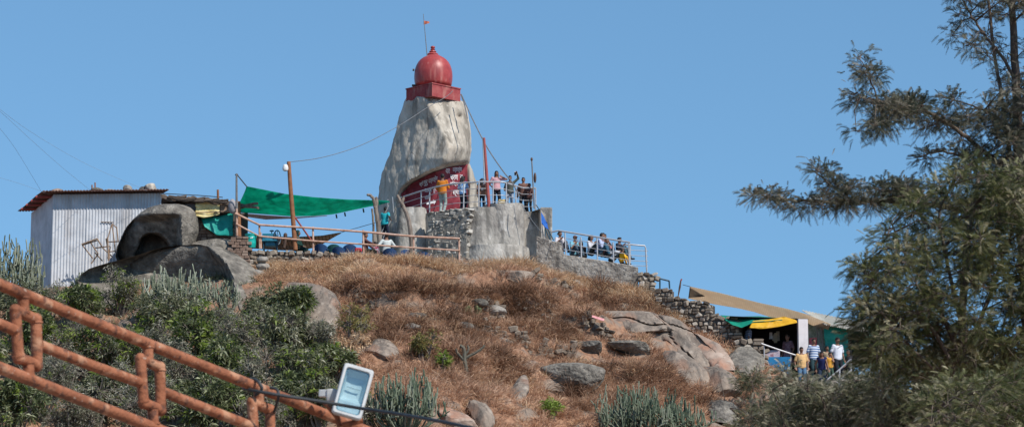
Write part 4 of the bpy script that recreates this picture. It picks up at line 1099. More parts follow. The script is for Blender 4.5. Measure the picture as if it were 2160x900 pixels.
# ---------------------------------------------------------------- people
M_skin = mat('brown skin', [(.17, .085, .055), (.22, .115, .075)], 8, .6)
M_skin2 = mat('darker brown skin', [(.10, .05, .034), (.14, .07, .045)], 8, .6)
M_hair = mat('black hair', [(.008, .007, .007), (.02, .016, .015)], 14, .55)
M_eye = mat('dark eyes', [(.01, .008, .007)], 4, .3)
M_shoe = mat('dark shoes', [(.02, .018, .017), (.05, .045, .04)], 6, .6)
_ck = {}
def fab(c, c2=None, pat=None):
    key = (c, c2, pat)
    if key in _ck: return _ck[key]
    nm = 'fabric %d' % len(_ck)
    b = tuple(x * .72 for x in c)
    if pat == 'stripe': m = mat(nm, [b, c], 5, .9, stripes=(2, 11, (*c2, 1), .55))
    elif pat == 'print': m = mat(nm, [c, c, c2, c2], 11, .9, lo=.42, hi=.58)
    else: m = mat(nm, [b, c], 5, .9, bump=.3, bscale=9)
    _ck[key] = m; return m

def ik(a, b, l1, l2, pole):
    d = b - a; L = min(d.length, (l1 + l2) * .999); d = d.normalized()
    x = (l1 * l1 - l2 * l2 + L * L) / (2 * L); h = math.sqrt(max(0, l1 * l1 - x * x))
    p = Vector(pole); p = p - d * p.dot(d); p = p.normalized() if p.length > 1e-6 else Vector((0, -1, 0))
    return a + d * x + p * h, a + d * L

def remesh(name, mb, vox, m, smooth_it=2):
    me = bpy.data.meshes.new(name); me.from_pydata(mb.v, [], mb.f); me.update()
    o = bpy.data.objects.new(name, me); COL.objects.link(o)
    md = o.modifiers.new('r', 'REMESH'); md.mode = 'VOXEL'; md.voxel_size = vox
    if smooth_it:
        ms = o.modifiers.new('s', 'SMOOTH'); ms.factor = .5; ms.iterations = smooth_it
    dg = bpy.context.evaluated_depsgraph_get(); me2 = bpy.data.meshes.new_from_object(o.evaluated_get(dg)); me2.name = name
    bpy.data.objects.remove(o); bpy.data.meshes.remove(me)
    me2.shade_smooth(); me2.materials.clear(); me2.materials.append(m)
    return me2

def person(label, base, rz, H=1.68, pose='stand', seat=.42, lean=0.0, side=0.0, head=(0, 0), larm=None, rarm=None, shirt=((.5, .5, .5),), pants=((.03, .03, .05),),
           sleeve='short', hair='short', hairc=None, group=None, build=1.0, lfoot=None, rfoot=None, skin=None, extra=None, skirt=False, stance=.1, detail=True):
    k = H / 1.7; V3 = Vector
    sk = skin or M_skin
    if pose == 'stand': pel = V3((0, 0, .93 * k))
    else: pel = V3((0, .05 * k, seat + .10 * k))
    sp = (Matrix.Rotation(-lean, 3, 'X') @ Matrix.Rotation(side, 3, 'Y')) @ V3((0, 0, 1))
    sp = V3((math.sin(side), -math.sin(lean), math.cos(lean) * math.cos(side))).normalized()
    fw = V3((0, -1, 0)); fw = (fw - sp * fw.dot(sp)).normalized(); rt = fw.cross(sp).normalized()   # rt = person's own -x..+x
    if rt.x < 0: rt = -rt
    def at(t, x=0, f=0): return pel + sp * (t * k) + rt * (x * k) + fw * (f * k)
    w = build
    secs = [(-.10, .120, .105), (-.04, .165, .120), (.05, .160, .118), (.16, .140 * w ** .5, .108 * w), (.28, .155, .115 * w ** .5), (.38, .172, .112), (.45, .160, .085), (.50, .075, .065), (.53, .055, .058)]
    def torso(mb, g, lo=-1, hi=9):
        rows = []
        S_ = [s for s in secs if lo <= s[0] <= hi]
        for (t, a, b) in S_:
            rows.append([at(t) + rt * ((a + g) * k * math.cos(an) * (1.04 if w > 1 else 1)) + fw * ((b + g) * k * math.sin(an)) for an in np.arange(16) * 2 * math.pi / 16])
        mb.grid(rows, wrap=True); n0 = len(mb.v) - 16 * len(rows)
        mb.f.append(tuple(n0 + i for i in range(16))[::-1]); mb.m.append(0)
        mb.f.append(tuple(len(mb.v) - 16 + i for i in range(16))); mb.m.append(0)
    sh = {s: at(.435, .165 * s) for s in (-1, 1)}
    hip = {s: pel + V3((.085 * k * s, 0, -.03 * k)) for s in (-1, 1)}
    foot = {}
    for s, f in ((-1, lfoot), (1, rfoot)):
        if f is not None: foot[s] = V3(f) * 1.0
        elif pose == 'stand': foot[s] = V3((stance * k * s, .02, .085 * k))
        else: foot[s] = V3((.14 * k * s, -.42 * k, .085 * k))
    knee = {}; ank = {}
    for s in (-1, 1): knee[s], ank[s] = ik(hip[s], foot[s], .43 * k, .43 * k, (0.12 * s, -1, .35))
    wr = {}; el = {}
    for s, a in ((-1, larm), (1, rarm)):
        tgt = V3(a) * k if a is not None else (at(-.06, .25 * s, .06) if pose == 'stand' else knee[s] + V3((0, .05, .10 * k)))
        el[s], wr[s] = ik(sh[s], tgt, .29 * k, .255 * k, (.6 * s, .8, -.5))
    hc = at(.53, 0, .0) + sp * (.115 * k) + V3((0, -.02, 0)) * k
    hr_ = Matrix.Rotation(head[0], 3, 'Z') @ Matrix.Rotation(head[1], 3, 'X')
    hv = lambda x, y, z: hc + hr_ @ V3((x, y, z)) * k
    b = MB()
    torso(b, 0)
    b.capsule(at(.47), hc - sp * .05 * k, .055 * k, .052 * k)
    b.ellipsoid(hc, (.076 * k, .093 * k, .112 * k), hr_); b.ellipsoid(hv(0, -.022, -.045), (.058 * k, .066 * k, .066 * k), hr_)
    b.ellipsoid(hv(0, -.097, -.012), (.014 * k, .02 * k, .024 * k), hr_, 8, 6); b.ellipsoid(hv(0, -.084, -.055), (.026 * k, .012 * k, .01 * k), hr_, 8, 6)
    for s in (-1, 1): b.ellipsoid(hv(.077 * s, .01, -.005), (.012 * k, .022 * k, .032 * k), hr_, 8, 6)
    for s in (-1, 1):
        b.capsule(at(.40, .11 * s), sh[s], .065 * k, .06 * k)
        b.capsule(sh[s], el[s], .05 * k, .038 * k); b.capsule(el[s], wr[s], .039 * k, .026 * k)
        d = (wr[s] - el[s]).normalized(); pn = d.cross(V3((0, -1, .3))); pn = pn.normalized() if pn.length > .1 else V3((1, 0, 0))
        sd = pn if abs(pn.x) < 2 else pn; nn = sd.cross(d).normalized()
        pc = wr[s] + d * .052 * k
        b.box(pc, (.075 * k, .026 * k, .09 * k), Matrix((sd, nn, d)).transposed())
        for q in range(4):
            o_ = pc + d * .04 * k + sd * ((q - 1.5) * .0195 * k); L = (.066, .075, .07, .055)[q] * k
            m1 = o_ + d * L * .55 + nn * .006 * k; m2 = m1 + (d * .75 + nn * .65).normalized() * L * .5
            b.capsule(o_, m1, .0088 * k, .0082 * k, 6); b.capsule(m1, m2, .0082 * k, .0072 * k, 6)
        t0 = pc - d * .025 * k - sd * .034 * k * s; t1 = t0 + (d * .6 - sd * s).normalized() * .042 * k; t2 = t1 + (d + nn * .3).normalized() * .034 * k
        b.capsule(t0, t1, .012 * k, .0105 * k, 6); b.capsule(t1, t2, .0105 * k, .009 * k, 6)
        b.capsule(hip[s], knee[s], .078 * k, .055 * k); b.capsule(knee[s], ank[s], .055 * k, .036 * k)
        b.capsule(ank[s] + V3((0, .03, -.04)) * k, ank[s] + V3((0.02 * s, -.15, -.05)) * k, .036 * k, .03 * k)
    me = remesh('person', b, .0125 if detail else .016, sk, 2)
    o = bpy.data.objects.new('person', me); COL.objects.link(o); o.location = base; o.rotation_euler = (0, 0, rz)
    tag(o, label, 'person', group); ORG[o.name] = V3((0, 0, 0))
    def child(name, mb, vox, m):
        c = bpy.data.objects.new(name, remesh(name, mb, vox, m, 1)); COL.objects.link(c); c.parent = o; return c
    # clothes
    s_ = MB(); torso(s_, .022, -.11 if pose == 'stand' else -.05, .46)
    for s in (-1, 1):
        s_.capsule(at(.40, .10 * s), sh[s], .078 * k, .075 * k)
        if sleeve == 'short': s_.capsule(sh[s], sh[s].lerp(el[s], .72), .07 * k, .066 * k)
        elif sleeve == 'long': s_.capsule(sh[s], el[s], .068 * k, .055 * k); s_.capsule(el[s], el[s].lerp(wr[s], .88), .055 * k, .044 * k)
    if skirt:
        rows = []
        for (t, a) in ((.02, .17), (-.12, .20), (-.3, .24), (-.5, .27)):
            rows.append([at(t) + rt * (a * k * math.cos(an)) + fw * (a * k * .85 * math.sin(an)) for an in np.arange(16) * 2 * math.pi / 16])
        s_.grid(rows, wrap=True); n0 = len(s_.v) - 64; s_.f.append(tuple(n0 + i for i in range(16))[::-1]); s_.f.append(tuple(len(s_.v) - 16 + i for i in range(16))); s_.m += [0, 0]
    child('shirt', s_, .018, fab(*shirt))
    t_ = MB(); torso(t_, .017, -.11, .06)
    for s in (-1, 1): t_.capsule(hip[s], knee[s], .098 * k, .074 * k); t_.capsule(knee[s], ank[s] + V3((0, 0, .01)), .073 * k, .058 * k)
    child('trousers', t_, .018, fab(*pants))
    for s in (-1, 1):
        f_ = MB(); f_.capsule(ank[s] + V3((0, .035, -.042)) * k, ank[s] + V3((0.02 * s, -.16, -.05)) * k, .042 * k, .036 * k)
        child('shoe', f_, .014, M_shoe)
    h_ = MB()
    if hair in ('short', 'long', 'bun', 'pony'):
        h_.ellipsoid(hv(0, .022, .028), (.086 * k, .092 * k, .104 * k), hr_)
        h_.ellipsoid(hv(0, -.045, .088), (.066 * k, .05 * k, .032 * k), hr_)
        if hair == 'long':
            h_.capsule(hv(0, .06, .0), hv(0, .10, -.26), .08 * k, .055 * k)
            for s in (-1, 1): h_.capsule(hv(.062 * s, .02, .03), hv(.075 * s, .02, -.17), .032 * k, .024 * k)
        if hair == 'bun': h_.ellipsoid(hv(0, .115, .02), (.05 * k, .045 * k, .05 * k), hr_)
        if hair == 'pony': h_.capsule(hv(0, .11, .05), hv(0, .15, -.12), .04 * k, .025 * k)
        child('hair', h_, .014, hairc or M_hair)
    elif hair == 'cap':
        h_.ellipsoid(hv(0, .012, .04), (.088 * k, .1 * k, .088 * k), hr_); h_.ellipsoid(hv(0, -.10, .045), (.065 * k, .065 * k, .012 * k), hr_)
        child('cap', h_, .013, hairc or M_hair)
    elif hair == 'scarf':
        h_.ellipsoid(hv(0, .022, .02), (.098 * k, .105 * k, .118 * k), hr_); h_.capsule(hv(0, .06, -.04), hv(0, .08, -.25), .1 * k, .11 * k)
        child('headscarf', h_, .015, hairc or M_hair)
    for s in (-1, 1):
        e_ = MB(); e_.ellipsoid(hv(.03 * s, -.083, .012), (.013 * k, .009 * k, .008 * k), hr_, 8, 6)
        c = bpy.data.objects.new('eye', mesh_from('eye', np.array(e_.v), e_.f, mats=[M_eye])); COL.objects.link(c); c.parent = o
    if extra: extra(o, k, dict(at=at, wr=wr, hv=hv, sh=sh))
    return o

def pchild(o, name, mb, m):
    c = bpy.data.objects.new(name, mesh_from(name, np.array(mb.v), mb.f, mats=[m])); COL.objects.link(c); c.parent = o; return c
def on_rim(px, back, z=Z_TER):
    Y = float(np.interp(px, rx_, ry_)) + back; return Vector((xat(px, Y), Y, z))
GU = 'visitors on the round platform'
WHITE = (.62, .64, .68); BLUE = (.25, .42, .62)
# facing the camera is rz = 0, back to the camera is pi
person('man in an orange shirt and pale grey trousers, back turned to us', on_rim(933, .5), R(160), 1.66, rarm=(.22, -.28, 1.02), larm=(-.1, -.3, 1.2), shirt=((.62, .20, .02),), pants=((.30, .36, .34),), sleeve='long', head=(.25, 0), group=GU, stance=.07, build=1.1)
person('woman in a blue patterned shirt and black trousers looking at the painted rock', on_rim(976, .75), R(150), 1.50, shirt=((.10, .28, .60), (.55, .68, .78), 'print'), pants=((.015, .018, .03),), sleeve='short', hair='long', head=(-.6, .1), larm=(-.12, -.28, 1.1), rarm=(.15, -.28, 1.12), group=GU)
M_bagm = mat('tan leather bag', [(.18, .09, .06), (.26, .14, .095)], 5, .6)
def handbag(o, k, J):
    mb = MB(); c = J['at'](-.02, .02, -.22); mb.stone(c, (.42, .16, .30), ch=.2, jit=.03)
    mb.tube([c + Vector((-.16, 0, .12)), c + Vector((-.08, 0, .34)), c + Vector((.08, 0, .34)), c + Vector((.16, 0, .12))], .012, 6); 
person('woman in a dark top seen from behind by the red mast, carrying a tan handbag', on_rim(1016, .55), R(185), 1.32, shirt=((.03, .02, .025),), pants=((.015, .03, .06),), sleeve='short', hair='long', group=GU, larm=(-.26, -.06, .82), rarm=(.2, .1, .8))
bagb = on_rim(1017, .28); bagb.z += .78
bag = thing('handbag', 'tan leather handbag hanging behind the woman in the dark top', 'bag', bagb)
mb = MB(); mb.stone(bagb, (.46, .16, .36), ch=.2, jit=.03); part('body', mb, M_bagm, bag)
mb = MB(); mb.tube([bagb + Vector((-.17, 0, .14)), bagb + Vector((-.10, 0, .42)), bagb + Vector((.0, .02, .50)), bagb + Vector((.10, 0, .42)), bagb + Vector((.17, 0, .14))], .014, 6); part('strap', mb, M_bagm, bag)
mb = MB(); mb.ellipsoid(bagb + Vector((0, -.085, .04)), (.05, .01, .05)); part('tag', mb, M_wht, bag)
person('woman in a pink top with long dark hair, raising one hand to her head', on_rim(1047, .35), R(12), 1.60, shirt=((.58, .33, .36),), pants=((.012, .013, .02),), sleeve='short', hair='long', rarm=(.22, -.14, 1.42), larm=(-.22, -.15, .98), head=(-.2, .05), group=GU)
person('young man in an olive shirt raising a phone high in one hand', on_rim(1076, .55), R(-15), 1.50, shirt=((.09, .10, .085),), pants=((.28, .33, .40),), sleeve='long', rarm=(.36, -.12, 1.75), larm=(-.2, -.15, 1.0), head=(.3, 0), group=GU)
ph = thing('phone', 'pale phone held up in the hand of the olive shirted man', 'phone', on_rim(1086, .4, Z_TER + 1.6))
mb = MB(); mb.stone(P(1087, 366, 109.8), (.085, .02, .16), ch=.1, jit=.0); part('case', mb, M_wht, ph)
mb = MB(); mb.box(P(1087, 366, 109.782), (.07, .006, .13)); part('screen', mb, M_eye, ph, smooth=False)
person('man in a brown shirt standing at the right end of the upper railing', on_rim(1104, .5), R(-5), 1.55, shirt=((.17, .085, .065),), pants=((.03, .03, .035),), sleeve='long', group=GU, build=1.1, rarm=(.24, -.25, 1.0))
person('shorter dark man in maroon behind the corner post of the upper railing', on_rim(1117, .35), R(-25), 1.28, shirt=((.15, .07, .06),), pants=((.05, .04, .035),), sleeve='long', group=GU, skin=M_skin2, rarm=(.2, -.3, .98))
mb = MB(); q = on_rim(1060, .25, Z_TER + .17); mb.stone(q, (.34, .2, .5), ch=.15, jit=.05); single('carton', mb, mat('yellowish carton', [(.45, .33, .14), (.6, .47, .25)], 4, .8), 'yellowish carton on the platform floor beside the woman in pink', 'box')

# seated visitors behind the sloping rail
GS = 'visitors sitting behind the sloping railing'
def seat_pt(px, ytop, Y, H, seat):   # base so that the crown of a seated figure lands on ytop
    q = P(px, ytop, Y); return Vector((q.x, q.y, q.z - (seat + .87 * H / 1.7)))
def sit(px, ytop, Y, label, H=1.6, seat=.1, rz=0, **kw):
    return person(label, seat_pt(px, ytop, Y, H, seat), rz, H, 'sit', seat, group=kw.pop('group', GS), **kw)
sit(1182, 487, 108.3, 'woman in a white top highest on the sloping wall', rz=R(30), shirt=((.55, .52, .55),), pants=((.1, .1, .12),), hair='bun', head=(.2, 0))
sit(1211, 496, 107.9, 'man in a brown cap and light blue shirt, seated behind the rail', rz=R(40), lean=.15, shirt=((.16, .40, .50),), pants=((.05, .08, .11),), hair='cap', hairc=mat('brown cap', [(.12, .06, .045), (.17, .09, .07)], 5, .8), build=1.15)
sit(1230, 506, 108.0, 'person with loose dark hair bent down beside the capped man', H=1.4, rz=R(-150), lean=.35, shirt=((.06, .04, .035),), pants=((.05, .04, .04),), hair='long', head=(0, -.4))
sit(1248, 495, 107.9, 'woman in a white shirt with a dark shawl over her lap', rz=R(55), shirt=((.62, .62, .66),), pants=((.012, .02, .022),), hair='long', head=(.3, 0), sleeve='long')
sit(1264, 490, 107.7, 'tall man in a pale blue shirt sitting with his back half turned', H=1.72, rz=R(75), lean=.25, shirt=((.40, .45, .62),), pants=((.03, .10, .16),), head=(.1, -.1), sleeve='long')
sit(1276, 493, 108.8, 'dark haired person half hidden behind the tall pale blue shirted man', rz=R(20), shirt=((.3, .3, .36),), pants=((.03, .03, .04),))
sit(1281, 502, 108.0, 'girl in a pink top between the blue shirted man and the bent man', H=1.5, rz=R(40), shirt=((.45, .18, .17),), pants=((.04, .05, .07),), head=(.2, 0), hair='short')
sit(1292, 511, 107.3, 'person in a white striped jacket bending forward by the rail', H=1.55, rz=R(100), lean=.75, shirt=((.6, .6, .62), (.35, .38, .42), 'stripe'), pants=((.02, .03, .035),), sleeve='long', head=(0, -.2))
sit(1308, 500, 108.0, 'dark skinned man in a navy top beyond the child in yellow', rz=R(60), shirt=((.02, .025, .04),), pants=((.05, .1, .13),), skin=M_skin2, sleeve='long')
sit(1312, 524, 107.1, 'small child in a bright yellow jacket at the low end of the rail', H=1.05, seat=.08, rz=R(120), shirt=((.78, .42, .02),), pants=((.6, .32, .03),), sleeve='long', lean=.1)

# netted terrace
GT = 'people on the netted terrace'
sit(627, 485, 105.9, 'seated woman in dark green with covered hair behind the lamp pole', H=1.6, seat=.42, rz=R(70), lean=.12, shirt=((.012, .05, .042),), pants=((.01, .03, .028),), sleeve='long', hair='scarf', hairc=mat('dark green scarf', [(.008, .03, .03), (.012, .045, .04)], 6, .9), group=GT)
sit(773, 490, 106.0, 'woman in brown with a pink collar sitting sideways with a red bag', H=1.55, seat=.42, rz=R(75), shirt=((.11, .045, .045),), pants=((.02, .025, .022),), sleeve='long', group=GT, larm=(-.15, -.45, .75))
mb = MB(); mb.stone(P(756, 529, 105.85), (.28, .2, .24), ch=.3, jit=.06); single('red_bag', mb, mat('red bag cloth', [(.35, .015, .03), (.5, .03, .05)], 4, .7), 'small red bag beside the seated woman in brown', 'bag')
sit(792, 509, 106.2, 'child in a patterned red jacket between the woman in brown and the man in white', H=1.15, seat=.36, rz=R(160), shirt=((.28, .04, .07), (.4, .35, .4), 'print'), pants=((.03, .03, .05),), sleeve='long', group=GT)
sit(815, 491, 106.3, 'man in a white shirt sitting with his back to us', H=1.66, seat=.42, rz=R(195), shirt=((.56, .60, .58),), pants=((.03, .04, .05),), sleeve='long', group=GT, larm=(-.3, -.2, .75), rarm=(.3, -.15, .72))
q = P(811, 512, 109.6)
person('boy in a turquoise shirt standing on the steps beside the rock', (q.x, q.y, q.z - .02), R(150), 1.5, shirt=((.02, .38, .46),), pants=((.015, .02, .045),), group=GT, larm=(-.25, -.1, 1.1), rarm=(.12, -.3, 1.38), lean=.1, skin=M_skin2, stance=.08)

# snack stall and the stairs
GST = 'people at the snack stall stairs'
def stand_top(px, ytop, Y, H): q = P(px, ytop, Y); return Vector((q.x, q.y, q.z - H))
person('shopper in a blue checked shirt leaning in at the left of the dark stall', stand_top(1576, 680, 104.4, 1.6), R(100), 1.6, shirt=((.16, .2, .3), (.26, .3, .4), 'stripe'), pants=((.03, .03, .04),), group=GST, lean=.15)
person('woman in a dark flowered dress standing inside the snack stall', stand_top(1661, 705, 104.3, 1.55), R(-40), 1.55, shirt=((.13, .07, .085), (.2, .12, .13), 'print'), pants=((.12, .07, .08),), group=GST, hair='bun', skirt=True)
person('stout man in a pale yellow shirt nearest to the stall post', stand_top(1690, 731, 102.6, 1.6), R(10), 1.6, shirt=((.66, .42, .19),), pants=((.08, .16, .26),), build=1.3, group=GST, head=(0, .15))
person('man in a blue and white striped shirt left of the tall man in white', stand_top(1716, 713, 103.3, 1.62), R(15), 1.62, shirt=((.12, .2, .38), (.60, .64, .70), 'stripe'), pants=((.02, .05, .06),), group=GST, build=1.05, head=(0, .1))
person('tall man in a white shirt and black trousers walking down the stairs', stand_top(1766, 711, 103.0, 1.7), R(25), 1.7, shirt=((.66, .68, .74),), pants=((.012, .015, .025),), group=GST, build=1.15, head=(.2, .2))
person('woman in a navy top bending over on the stairs with long hair', stand_top(1733, 749, 102.2, 1.25), R(-5), 1.42, shirt=((.012, .02, .09),), pants=((.015, .03, .06),), group=GST, hair='long', lean=.35, head=(0, .4), rarm=(.34, -.35, .62), sleeve='none')
person('child in a mustard yellow shirt behind the bending woman in navy', stand_top(1750, 742, 102.9, 1.2), R(20), 1.2, shirt=((.62, .30, .04),), pants=((.05, .09, .07),), group=GST, head=(.3, .2))
person('boy in a tan shirt peeping out behind the tall man in white', stand_top(1744, 729, 103.8, 1.4), R(20), 1.4, shirt=((.34, .26, .17),), pants=((.03, .03, .04),), group=GST)
person('person in dark clothes at the top of the paired handrails', stand_top(1790, 737, 103.2, 1.45), R(-60), 1.45, shirt=((.05, .05, .06),), pants=((.02, .02, .025),), group=GST, rarm=(.2, -.35, .95), sleeve='long')
# ---------------------------------------------------------------- boulders and slabs on the slope
M_slab = mat('streaked brown granite', [(.10, .082, .068), (.20, .16, .128), (.30, .24, .19)], 1.6, .92, bump=.8, bscale=5, lo=.3, hi=.7, stretch=(1.4, 1, .6),
             stains=[(.9, (1.5, 1, .35), (.24, .13, .085, 1), .6, .52, .62), (1.9, (2, 1, .25), (.09, .08, .07, 1), .7, .5, .64), (4, (1, 1, .5), (.40, .34, .28, 1), .5, .57, .7)], cracks=(.7, .008, (.05, .04, .035, 1)))
GRASSY = []; ROCKPOLY = []   # photograph outlines of the rocks: keeps grass off their faces
def outline(rows): return [(l, y) for y, l, r in rows] + [(r, y) for y, l, r in rows[::-1]]
def slope_rock(label, rows, T, m, seed, fwd=.35, amp=.08, nsc=1.1, relief=None, tilt=0.0, e=.5, name='boulder', capk=.4, group=None, ridge=0, nseg=90, nrow=56, lay=.45, facets=5, grassy=.8):
    ys = np.array([r[0] for r in rows], float); md = np.array([(r[1] + r[2]) / 2 for r in rows])
    Yg = G(md, ys)[:, 1]
    # a straight lean of the rock along the slope
    co = np.polyfit(ys, Yg, 1)
    ya = ys[0] + (ys[-1] - ys[0]) * .7
    Yc = lambda y: np.polyval(co, ya) + lay * co[0] * (y - ya) + T * (.45 - fwd)
    o = single(name, loft(rows, Yc, T, relief, nseg, nrow, amp * 1.3, nsc * 1.3, e, seed, capk=capk, ridge=ridge, facets=facets), m, label, 'rock', group, angle=45)
    ROCKPOLY.append(outline(rows)); GRASSY.append(grassy); return o

# the cave boulder: domed right lobe, flat shaded left face with a hollow below
def cave_relief(px, py):
    flat = .55 * sstep(375, 300, px) * sstep(455, 470, py)
    face = -.25 * np.exp(-((px - 372) / 12) ** 2) * sstep(450, 470, py)
    under = .40 * sstep(449, 461, py) * sstep(384, 372, px)
    hk = sstep(1.0, .88, np.hypot((px - 321 + 2 * np.sin(py * .13)) / 36, (py - 533 + .08 * (px - 320)) / 43))
    return (flat + face + under * (1 + np.clip(py - 455, 0, 100) / 26)) * (1 - hk) + 2.8 * hk
single('boulder', loft([(430, 345, 375), (433, 328, 390), (438, 312, 402), (448, 298, 412), (460, 284, 417), (475, 270, 418), (490, 262, 417), (505, 255, 413), (520, 248, 408), (540, 244, 400), (552, 250, 390)],
       lambda y: 106.6 + 0 * y, 1.75, cave_relief, 130, 80, .05, 1.3, .6, 51, capk=.35, back=1.25), M_dark, 'big round grey boulder with a black hollow beside the tin shed', 'rock', angle=45)
# the long dark boulder below it: overhanging shaded face, pale right end
def long_relief(px, py):
    edge = np.interp(py, [515, 530, 560, 600, 650], [432, 445, 470, 484, 492])
    leftish = sstep(14, -14, px - edge)
    top = np.interp(px, [165, 230, 300, 360, 420, 450], [560, 534, 518, 511, 510, 518])
    under = sstep(0, 9, py - top) * leftish
    return under * (.5 + .026 * np.clip(py - top, 0, 75) + (edge - px) * .0055) + .02 * np.clip(px - edge, 0, 200) * .5
single('boulder', loft([(515, 395, 425), (518, 368, 452), (522, 345, 468), (528, 320, 482), (536, 296, 498), (546, 262, 512), (556, 222, 524), (566, 190, 534), (578, 172, 545), (592, 165, 556), (610, 168, 565), (630, 175, 571), (660, 190, 576), (690, 220, 570), (700, 300, 520)],
       lambda y: np.interp(y, [515, 600, 700], [105.0, 103.6, 101.6]), 1.5, long_relief, 150, 90, .05, 1.0, .5, 52, capk=.3), M_dark, 'long dark overhanging boulder with a pale sunlit right end', 'rock', angle=45)
GRASSY.append(.95); ROCKPOLY.append([(165, 700), (165, 590), (300, 533), (395, 515), (470, 522), (545, 578), (576, 660), (570, 700)])

slope_rock('smooth grey boulder face half covered by dry grass below the retaining wall', [(596, 610, 650), (604, 592, 690), (618, 588, 706), (640, 592, 716), (665, 600, 718), (690, 615, 715), (712, 640, 690)], 1.0, M_slab, 61, .2, .07, ridge=.3, grassy=.72, facets=6)
slope_rock('pale rounded boulder in the dry grass above the floodlight', [(713, 792, 806), (718, 780, 822), (730, 774, 834), (745, 772, 840), (758, 778, 838), (768, 790, 828)], .6, M_slab, 62, .25, .05, facets=5, grassy=.7)
slope_rock('flat pale rock at the foot of the concrete buttress', [(570, 1072, 1100), (573, 1064, 1124), (580, 1060, 1128), (588, 1066, 1120), (594, 1080, 1105)], .5, M_slab, 63, .3, .06, grassy=.65)
def slab_joints(px, py):
    s = px + 0 * py; o = 0
    for a, k, h in ((1386, .75, -.14), (1440, .62, .28), (1466, .62, -.2)):
        o = o + h * sstep(-5, 4, s - (a + (py - 690) * k + 5 * np.sin(py * .13)))
    for a, k, h in ((1404, .75, .3), (1462, .62, .5)):     # open joints
        o = o + h * np.exp(-((s - (a + (py - 690) * k + 6 * np.sin(py * .09 + a))) / 1.8) ** 2)
    for b, k in ((686, .16),):
        o = o + .22 * np.exp(-((py - (b + (px - 1400) * k + 4 * np.sin(px * .07))) / 1.6) ** 2)
    return o
def overhang(y0, rate, x0=0, dx=0.0):
    return lambda px, py: np.clip(py - y0, 0, 80) * rate + (x0 - px) * dx
def bigunder(px, py): return np.clip(py - 770, 0, 60) * .024 + np.clip(1240 - px, 0, 120) * .004 + .9 * sstep(808, 828, py) * sstep(1130, 1160, px) * sstep(1250, 1200, px) + .35 * sstep(1165, 1130, px) * sstep(778, 790, py)
slope_rock('large dark boulder with a black undercut in the middle of the slope', [(764, 1185, 1225), (768, 1160, 1250), (775, 1138, 1268), (785, 1127, 1278), (800, 1125, 1276), (815, 1130, 1262), (826, 1150, 1245), (836, 1180, 1225)], 1.0, M_dark, 64, .8, .08, relief=bigunder, capk=.12, facets=2, e=.4)
slope_rock('small dark block left of the pair above the large dark boulder', [(717, 1220, 1262), (721, 1213, 1268), (730, 1213, 1270), (740, 1218, 1270), (747, 1226, 1266)], .55, M_dark, 65, .7, .05, relief=overhang(721, .024, 1262, .006), capk=.12, facets=2, e=.4)
slope_rock('long dark ledge right of the small block on the slope', [(717, 1310, 1345), (721, 1285, 1362), (729, 1288, 1370), (738, 1300, 1372), (746, 1320, 1370), (752, 1340, 1362)], .6, M_dark, 66, .7, .06, relief=overhang(722, .024, 1360, .003), capk=.12, facets=2, e=.4)
slope_rock('tan ledge topping the slab outcrop where a pink cloth lies', [(655, 1256, 1352), (660, 1246, 1392), (668, 1242, 1412), (678, 1252, 1425), (690, 1270, 1430), (700, 1310, 1430)], .8, M_slab, 67, .5, .07, lay=.6, facets=6, e=.35, relief=slab_joints)
slope_rock('large pinkish granite slab dipping to the right below the rubble wall', [(662, 1340, 1380), (668, 1328, 1420), (678, 1330, 1448), (690, 1338, 1466), (705, 1352, 1488), (720, 1366, 1506), (738, 1384, 1520), (755, 1400, 1532), (772, 1420, 1538), (788, 1440, 1540)], .9, M_slab, 68, .3, .10, lay=.75, facets=7, e=.35, capk=.25, relief=slab_joints)
slope_rock('reddish cracked slab on the right edge of the pink outcrop', [(700, 1440, 1462), (706, 1436, 1490), (720, 1450, 1512), (740, 1470, 1530), (760, 1490, 1545), (780, 1505, 1552)], .8, M_pink, 69, .6, .08, lay=.7, facets=5, e=.4)
slope_rock('grey rock face below the pink slab, partly under dry grass', [(738, 1402, 1420), (745, 1398, 1442), (760, 1406, 1464), (780, 1418, 1486), (800, 1438, 1500), (815, 1460, 1506)], .8, M_slab, 70, .4, .07, lay=.7, facets=4, e=.4)
slope_rock('dark rounded rock under the stall wall', [(728, 1540, 1580), (733, 1530, 1600), (745, 1528, 1612), (760, 1534, 1616), (775, 1545, 1612), (790, 1560, 1600)], .8, M_dark, 71, .6, .08)
slope_rock('brownish boulder below the dark rounded rock, shaded on its left', [(772, 1478, 1510), (780, 1470, 1530), (795, 1475, 1548), (815, 1490, 1560), (835, 1508, 1562), (850, 1520, 1555)], .8, M_slab, 72, .5, .08)
slope_rock('lowest boulder at the right foot of the slope', [(842, 1500, 1520), (848, 1492, 1540), (862, 1494, 1556), (880, 1500, 1560), (900, 1510, 1560)], .7, M_dark, 73, .5, .08)
slope_rock('narrow grey rock rib in the grass left of the large dark boulder', [(790, 1102, 1112), (800, 1094, 1120), (815, 1086, 1120), (835, 1070, 1108), (855, 1060, 1096), (866, 1056, 1085)], .55, M_slab, 74, .3, .06, grassy=.55)
slope_rock('grey slab at the bottom edge beside the cactus clump', [(842, 985, 1000), (850, 980, 1022), (865, 988, 1036), (882, 998, 1042), (905, 1010, 1044)], .6, M_slab, 75, .3, .05, grassy=.7)
slope_rock('orange tan slab sliding down at the bottom edge of the picture', [(858, 925, 940), (864, 922, 960), (874, 926, 982), (886, 936, 998), (905, 955, 1010)], .5, M_pink, 76, .5, .05)
